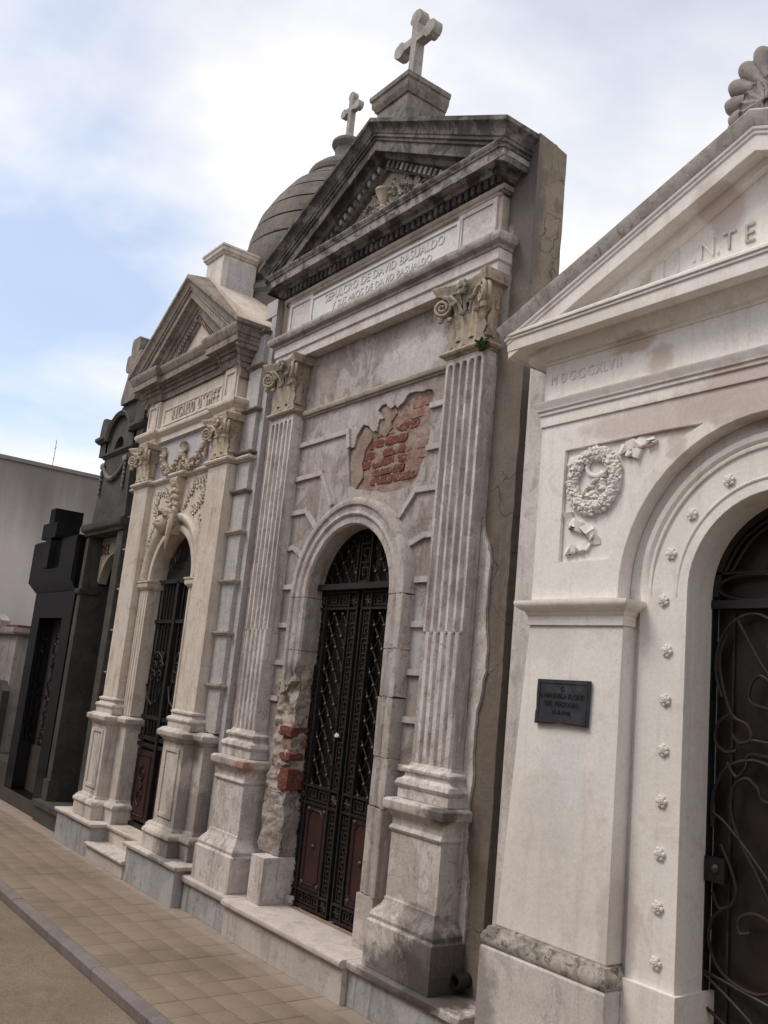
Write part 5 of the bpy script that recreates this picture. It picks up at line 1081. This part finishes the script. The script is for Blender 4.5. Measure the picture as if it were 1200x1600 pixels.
# plaque screwed to the pier
pq = thing('bronze_plaque', 'small dark bronze plaque with four lines of lettering on the white pier', 'plaque', (-2.72, 3.05, 1.52))
pl = MB(); jg = [(-2.868, 1.713), (-2.573, 1.717), (-2.578, 1.524), (-2.65, 1.527), (-2.73, 1.53), (-2.80, 1.523), (-2.874, 1.52), (-2.872, 1.575), (-2.868, 1.58), (-2.87, 1.65)]
pl.prism(jg[::-1], 3.034, 3.048); plo = add('plate', pl, 'plaque', pq)
add('border', MB().plate([(-2.862, 1.708), (-2.58, 1.711), (-2.584, 1.532), (-2.866, 1.528)][::-1], [[(-2.85, 1.698), (-2.592, 1.70), (-2.595, 1.542), (-2.853, 1.54)]], 3.031, 3.0345), 'plaque', pq)
for s_, z, h in (('C', 1.668, .026), ('A MANUELA FLORES', 1.636, .029), ('DEL PERSONAL', 1.602, .029), ('11-8-1948', 1.567, .026)):
    text('lettering', s_, h, (-2.722, 3.0325, z), 'letter_dark', plo, .0012, .98)

# ================================================================== DARK GREY-GREEN TOMB
xg_ = -9.02
G = thing('mausoleum', 'narrow dark grey-green tomb with swag, arched top and thick stone cross', 'mausoleum', (xg_, 3.12, 0), 'family tombs along the lane')
add('step', MB().box(-9.56, -8.60, 3.05, 3.5, 0, .15), 'granite_dull', G)
add('step_slab', MB().box(-9.58, -8.60, 3.02, 3.5, .152, .20), 'grey_tomb', G)
add('plinth_block', MB().box(-9.56, -9.40, 3.10, 3.5, .202, .40), 'grey_tomb', G)
add('plinth_block', MB().box(-8.62, -8.56, 3.10, 3.5, .202, .40), 'grey_tomb', G)
add('post', MB().loft([[(a, 3.5, z), (a, 3.12, z), (-9.42, 3.12, z), (-9.42, 3.5, z)] for a, z in [(-9.55, .402), (-9.53, 1.9), (-9.50, 2.868)]]), 'grey_tomb', G)
add('post', MB().box(-8.62, -8.47, 3.12, 3.5, .402, 2.868), 'grey_tomb', G)
add('post_capital', MB().sweep([(-.01, 2.26), (.012, 2.265), (.03, 2.29), (.03, 2.32), (-.01, 2.325)], [(-9.515, 3.3), (-9.515, 3.12), (-9.42, 3.12), (-9.42, 3.3)]), 'grey_tomb', G)
add('cornice', MB().sweep([(-.3, 2.87), (.02, 2.87), (.025, 2.9), (.05, 2.915), (.06, 2.935), (.06, 2.985), (-.3, 3.01)], [(-9.50, 3.5), (-9.50, 3.12), (-8.49, 3.12), (-8.49, 3.5)]).box(-9.4, -8.6, 3.3, 3.5, 2.87, 3.0), 'grey_tomb', G)
lin = [(-9.46, 2.866), (-9.46, 2.42), (-9.41, 2.42)]+[(xg_+.36*math.cos(R(170-160*i/16)), 2.33+.36*math.sin(R(170-160*i/16))) for i in range(17)]+[(-8.6, 2.45), (-8.6, 2.866)]
lo = add('lintel', MB().plate(lin, [], 3.27, 3.36), 'grey_tomb_light', G)
for ch, x in zip('DEL', (-9.375, -9.285, -9.20)): text('letter', ch, .155, (x, 3.266, 2.69), 'letter_red', lo, .006, .72)
gt = add('gate', MB().box(-9.33, -8.6, 3.42, 3.43, .2, 2.8), 'dark', G)
for k in range(9): add('gate_bar', MB().tube([(-9.28+.078*k, 3.40, .25), (-9.28+.078*k, 3.40, 2.62)], .009, 6), 'iron', gt)
gb = MB()
for z in (.25, .8, 1.0, 1.55, 1.75, 2.1): gb.box(-9.32, -8.6, 3.39, 3.415, z, z+.03)
add('gate_rail', gb, 'iron', gt)
add('upper_panel', MB().loft([[(a, 3.5, z), (a, 3.13, z), (b, 3.13, z), (b, 3.5, z)] for a, b, z in [(-9.46, -8.53, 3.01), (-9.38, -8.56, 3.35), (-9.36, -8.58, 3.69)]]), 'grey_tomb', G)
sw = MB(); sw.tube([(-9.02+.30*t, 3.115, 3.44+.16*t*t) for t in [-1+2*i/16 for i in range(17)]], [.016+.012*math.cos(math.pi/2*(-1+2*i/16)) for i in range(17)], 7)
for sg in (-1, 1):
    sw.blob((-9.02+sg*.31, 3.11, 3.61), (.04, .02, .04), .3, 3, 8, 6)
    for k in range(6): sw.blob((-9.02+sg*.325, 3.115, 3.55-.045*k), (.022, .014, .025), .3, k, 7, 5)
add('swag_relief', sw, 'pedestal_dark', G)
add('top_moulding', MB().sweep([(-.3, 3.692), (.01, 3.692), (.016, 3.71), (.03, 3.72), (.03, 3.745), (-.3, 3.75)], [(-9.38, 3.5), (-9.38, 3.13), (-8.57, 3.13), (-8.57, 3.5)]), 'grey_tomb', G)
seg = [(-9.42, 3.752), (-8.58, 3.752), (-8.58, 3.9)]+arc(xg_+.02, 3.80, .32, 20, 160, 18)+[(-9.42, 3.9)]
ga = add('arched_gable', MB().plate(seg, [[(-9.02+.13*math.cos(R(a)), 3.755+.14*math.sin(R(a))) for a in range(175, 4, -10)]], 3.14, 3.2).prism(seg, 3.201, 3.5), 'grey_tomb', G)
add('gable_moulding', MB().arch([(.31, 3.14), (.31, 3.10), (.35, 3.08), (.36, 3.09), (.36, 3.3)], xg_+.02, 3.80, None, None, 165, 15, 18), 'grey_tomb', ga)
for sg in (-1, 1):
    xx = -9.0+sg*.48
    add('corner_moulding', MB().sweep([(-.05, 3.89), (.01, 3.89), (.03, 3.91), (.045, 3.925), (.045, 3.955), (-.05, 3.96)], [(xx-.12, 3.4), (xx-.12, 3.13), (xx+.12, 3.13), (xx+.12, 3.4)]).box(xx-.12, xx+.12, 3.14, 3.4, 3.752, 3.955), 'grey_tomb', G)
    add('corner_ear', MB().loft([[(xx-a+sg*o_, 3.12, z), (xx+a+sg*o_, 3.12, z), (xx+a+sg*o_, 3.36, z), (xx-a+sg*o_, 3.36, z)] for a, o_, z in [(.13, 0, 3.962), (.12, .01, 4.02), (.085, .03, 4.10), (.04, .05, 4.17)]]), 'grey_tomb', G)
add('top_block', MB().loft([[(-9.0-a, 3.18, z), (-9.0+a, 3.18, z), (-9.0+a, 3.5, z), (-9.0-a, 3.5, z)] for a, z in [(.31, 3.962), (.29, 4.16), (.22, 4.25), (.16, 4.27)]]), 'grey_tomb', G)
add('rear_vault', MB().lathe(-8.80, 3.55, [(.36, 3.75), (.37, 3.95), (.34, 4.08), (.26, 4.19), (.12, 4.26), (0, 4.28)], 24), 'grey_tomb', G)
cxp = [(-8.98+u, z) for u, z in [(.19, 4.26), (.20, 4.32), (.15, 4.46), (.105, 4.56), (.1, 4.62), (.17, 4.62), (.20, 4.65), (.20, 4.78), (.17, 4.80), (.1, 4.80), (.115, 4.86), (.11, 4.95), (.08, 4.97), (-.08, 4.97), (-.11, 4.95), (-.115, 4.86), (-.1, 4.80), (-.17, 4.80), (-.20, 4.78), (-.20, 4.65), (-.17, 4.62), (-.1, 4.62), (-.105, 4.56), (-.15, 4.46), (-.2, 4.32), (-.19, 4.26)]]
add('cross', MB().prism(cxp, 3.14, 3.32), 'pedestal_dark', G, 'thick dark stone cross')
add('rear_body', MB().box(-9.52, -8.5, 3.5, 5.5, 0, 3.65), 'grey_tomb', G)

# ================================================================== POLISHED BLACK GRANITE TOMB
B = thing('mausoleum', 'low polished black granite tomb with a raised black cross and dark door', 'mausoleum', (-10.35, 3.13, 0), 'family tombs along the lane')
add('attic_slab', MB().loft([[(a, 3.6, z), (a, y, z), (-9.60, y, z), (-9.60, 3.6, z)] for a, y, z in [(-11.0, 3.12, 2.31), (-11.11, 3.05, 2.42), (-11.11, 3.05, 2.88), (-11.09, 3.07, 2.90)]]), 'granite', B)
bp_ = [(-11.0, 0), (-11.0, 2.308), (-9.62, 2.308), (-9.62, 0)]
add('front_wall', MB().plate(bp_[::-1], [[(-10.72, .13), (-10.72, 2.02), (-9.92, 2.02), (-9.92, .13)]], 3.13, 3.6), 'granite', B)
add('cross', MB().box(-10.46, -10.28, 2.985, 3.30, 2.56, 2.8935).box(-10.64, -10.14, 2.98, 3.24, 2.8945, 3.07).box(-10.46, -10.28, 2.985, 3.30, 3.071, 3.235), 'granite', B)
dr = add('door', MB().box(-10.715, -9.925, 3.30, 3.34, .135, 2.015), 'granite_dull', B)
add('door_stile', MB().box(-10.34, -10.30, 3.285, 3.30, .14, 2.01), 'iron', dr)
rnd = random.Random(3)
for sg in (-1, 1):
    dg = MB()
    for k in range(44): dg.blob((-10.32+sg*.18+rnd.uniform(-.06, .06), 3.298, .5+1.35*k/43), (.03, .014, .03), .4, k, 7, 5, 3)
    add('leaf_relief', dg, 'granite', dr)
add('threshold', MB().box(-11.02, -9.62, 3.09, 3.6, 0, .125), 'granite_dull', B)
add('lower_dado', MB().box(-10.715, -9.925, 3.27, 3.299, .135, .62), 'granite_dull', dr)
add('rear_body', MB().box(-11.0, -9.64, 3.6, 5.5, 0, 2.6), 'granite', B)

# ================================================================== end wall, far tomb, mast
fwm = MB().box(-14.5, -14.2, -9, 14, -.1, 4.44).box(-14.53, -14.17, -9, 14, 4.441, 4.50)
fw_ = thing('boundary_wall', 'tall rain-streaked grey wall closing the end of the lane', 'wall', (-14.35, 2.5, -.1))
add('wall_face', MB().box(-14.5, -14.2, -9, 14, -.1, 4.44), 'farwall', fw_); add('coping', MB().box(-14.53, -14.17, -9, 14, 4.441, 4.50), 'farwall', fw_)
ft = thing('low_tomb', 'low weathered stone tomb with a red terracotta edge, half hidden beyond the black tomb', 'tomb', (-13.3, 3.9, 0))
add('tomb_body', MB().box(-13.9, -12.4, 3.38, 5.2, 0, 1.84), 'far_stone', ft)
add('tomb_cap', MB().loft([[(-13.95, 3.33, z), (-12.35+e, 3.33-e, z), (-12.35+e, 5.2, z), (-13.95, 5.2, z)] for z, e in [(1.842, 0), (1.87, .03), (1.93, .03)]]), 'far_stone', ft)
add('tomb_headstone', MB().prism([(-13.8, 1.932), (-13.0, 1.932), (-13.0, 2.02), (-13.25, 2.11), (-13.55, 2.11), (-13.8, 2.02)], 3.3, 3.42), 'far_stone', ft)
add('terracotta_edge', MB().box(-12.9, -12.36, 3.36, 3.7, 1.932, 1.965), 'red_paint', ft)
add('dark_panel', MB().prism([(-13.7, .352), (-12.3, .352), (-12.3, 1.12), (-12.5, 1.24), (-13.7, 1.24)], 3.29, 3.378), 'granite_dull', ft)
add('tomb_step', MB().box(-13.9, -11.15, 3.2, 5.2, 0, .35), 'granite_dull', ft)
mast = MB().tube([(-21, 5.85, 0), (-21, 5.85, 6.5)], .009, 6).tube([(-21.1, 5.85, 6.3), (-20.9, 5.85, 6.3)], .006, 5).tube([(-21.1, 5.85, 6.05), (-20.9, 5.85, 6.05)], .006, 5)
tag(add('antenna_mast', mast, 'far_stone'), 'thin antenna mast rising behind the end wall', 'antenna')

# ================================================================== small loose things
wd = MB(); rnd = random.Random(8)
for k in range(30):
    a = rnd.uniform(0, 2*math.pi); up = Vector((math.cos(a)*.8, -abs(math.sin(a))*.8, rnd.uniform(-.7, 1))).normalized(); ax = up.orthogonal()
    wd.leaf((-3.53+rnd.uniform(-.015, .02), 3.145+rnd.uniform(-.02, .02), 3.50+rnd.uniform(-.03, .02)), ax, up, .016, rnd.uniform(.025, .055), .01, 1, .002, 5)
tag(add('weed_plant', wd, 'leafgreen'), 'small green weed sprouting below the right fluted pilaster capital', 'plant')
pp = MB(); pp.blob((-4.80, 3.315, 1.29), (.022, .008, .011), .5, 4, 10, 7, 3)
tag(add('paper_scrap', pp, 'paper'), 'crumpled white paper scrap stuck in the lattice of the iron door', 'paper')
RB = [(-5.12, 3.30, .05, .035, 'flat pale plaster chunk on the step by the left door jamb'), (-5.02, 3.34, .025, .018, None), (-4.93, 3.35, .02, .014, None), (-4.85, 3.36, .028, .012, None), (-4.76, 3.36, .02, .016, None), (-4.68, 3.37, .03, .013, None), (-4.60, 3.36, .018, .012, None), (-4.52, 3.37, .026, .014, None), (-4.44, 3.36, .02, .013, None), (-5.2, 3.33, .02, .012, None), (-4.98, 3.37, .03, .01, None), (-4.56, 3.38, .03, .01, None)]
for k, (x, y, a, h, lb) in enumerate(RB):
    o = add('rubble', MB().blob((x, y, .222+h*.6), (a, a*.7, h), .35, k, 9, 6, 2.2), 'mortar' if k % 3 else 'plaster')
    tag(o, lb or 'small crumb of fallen mortar along the central door threshold', 'rubble', 'rubble on the door step')
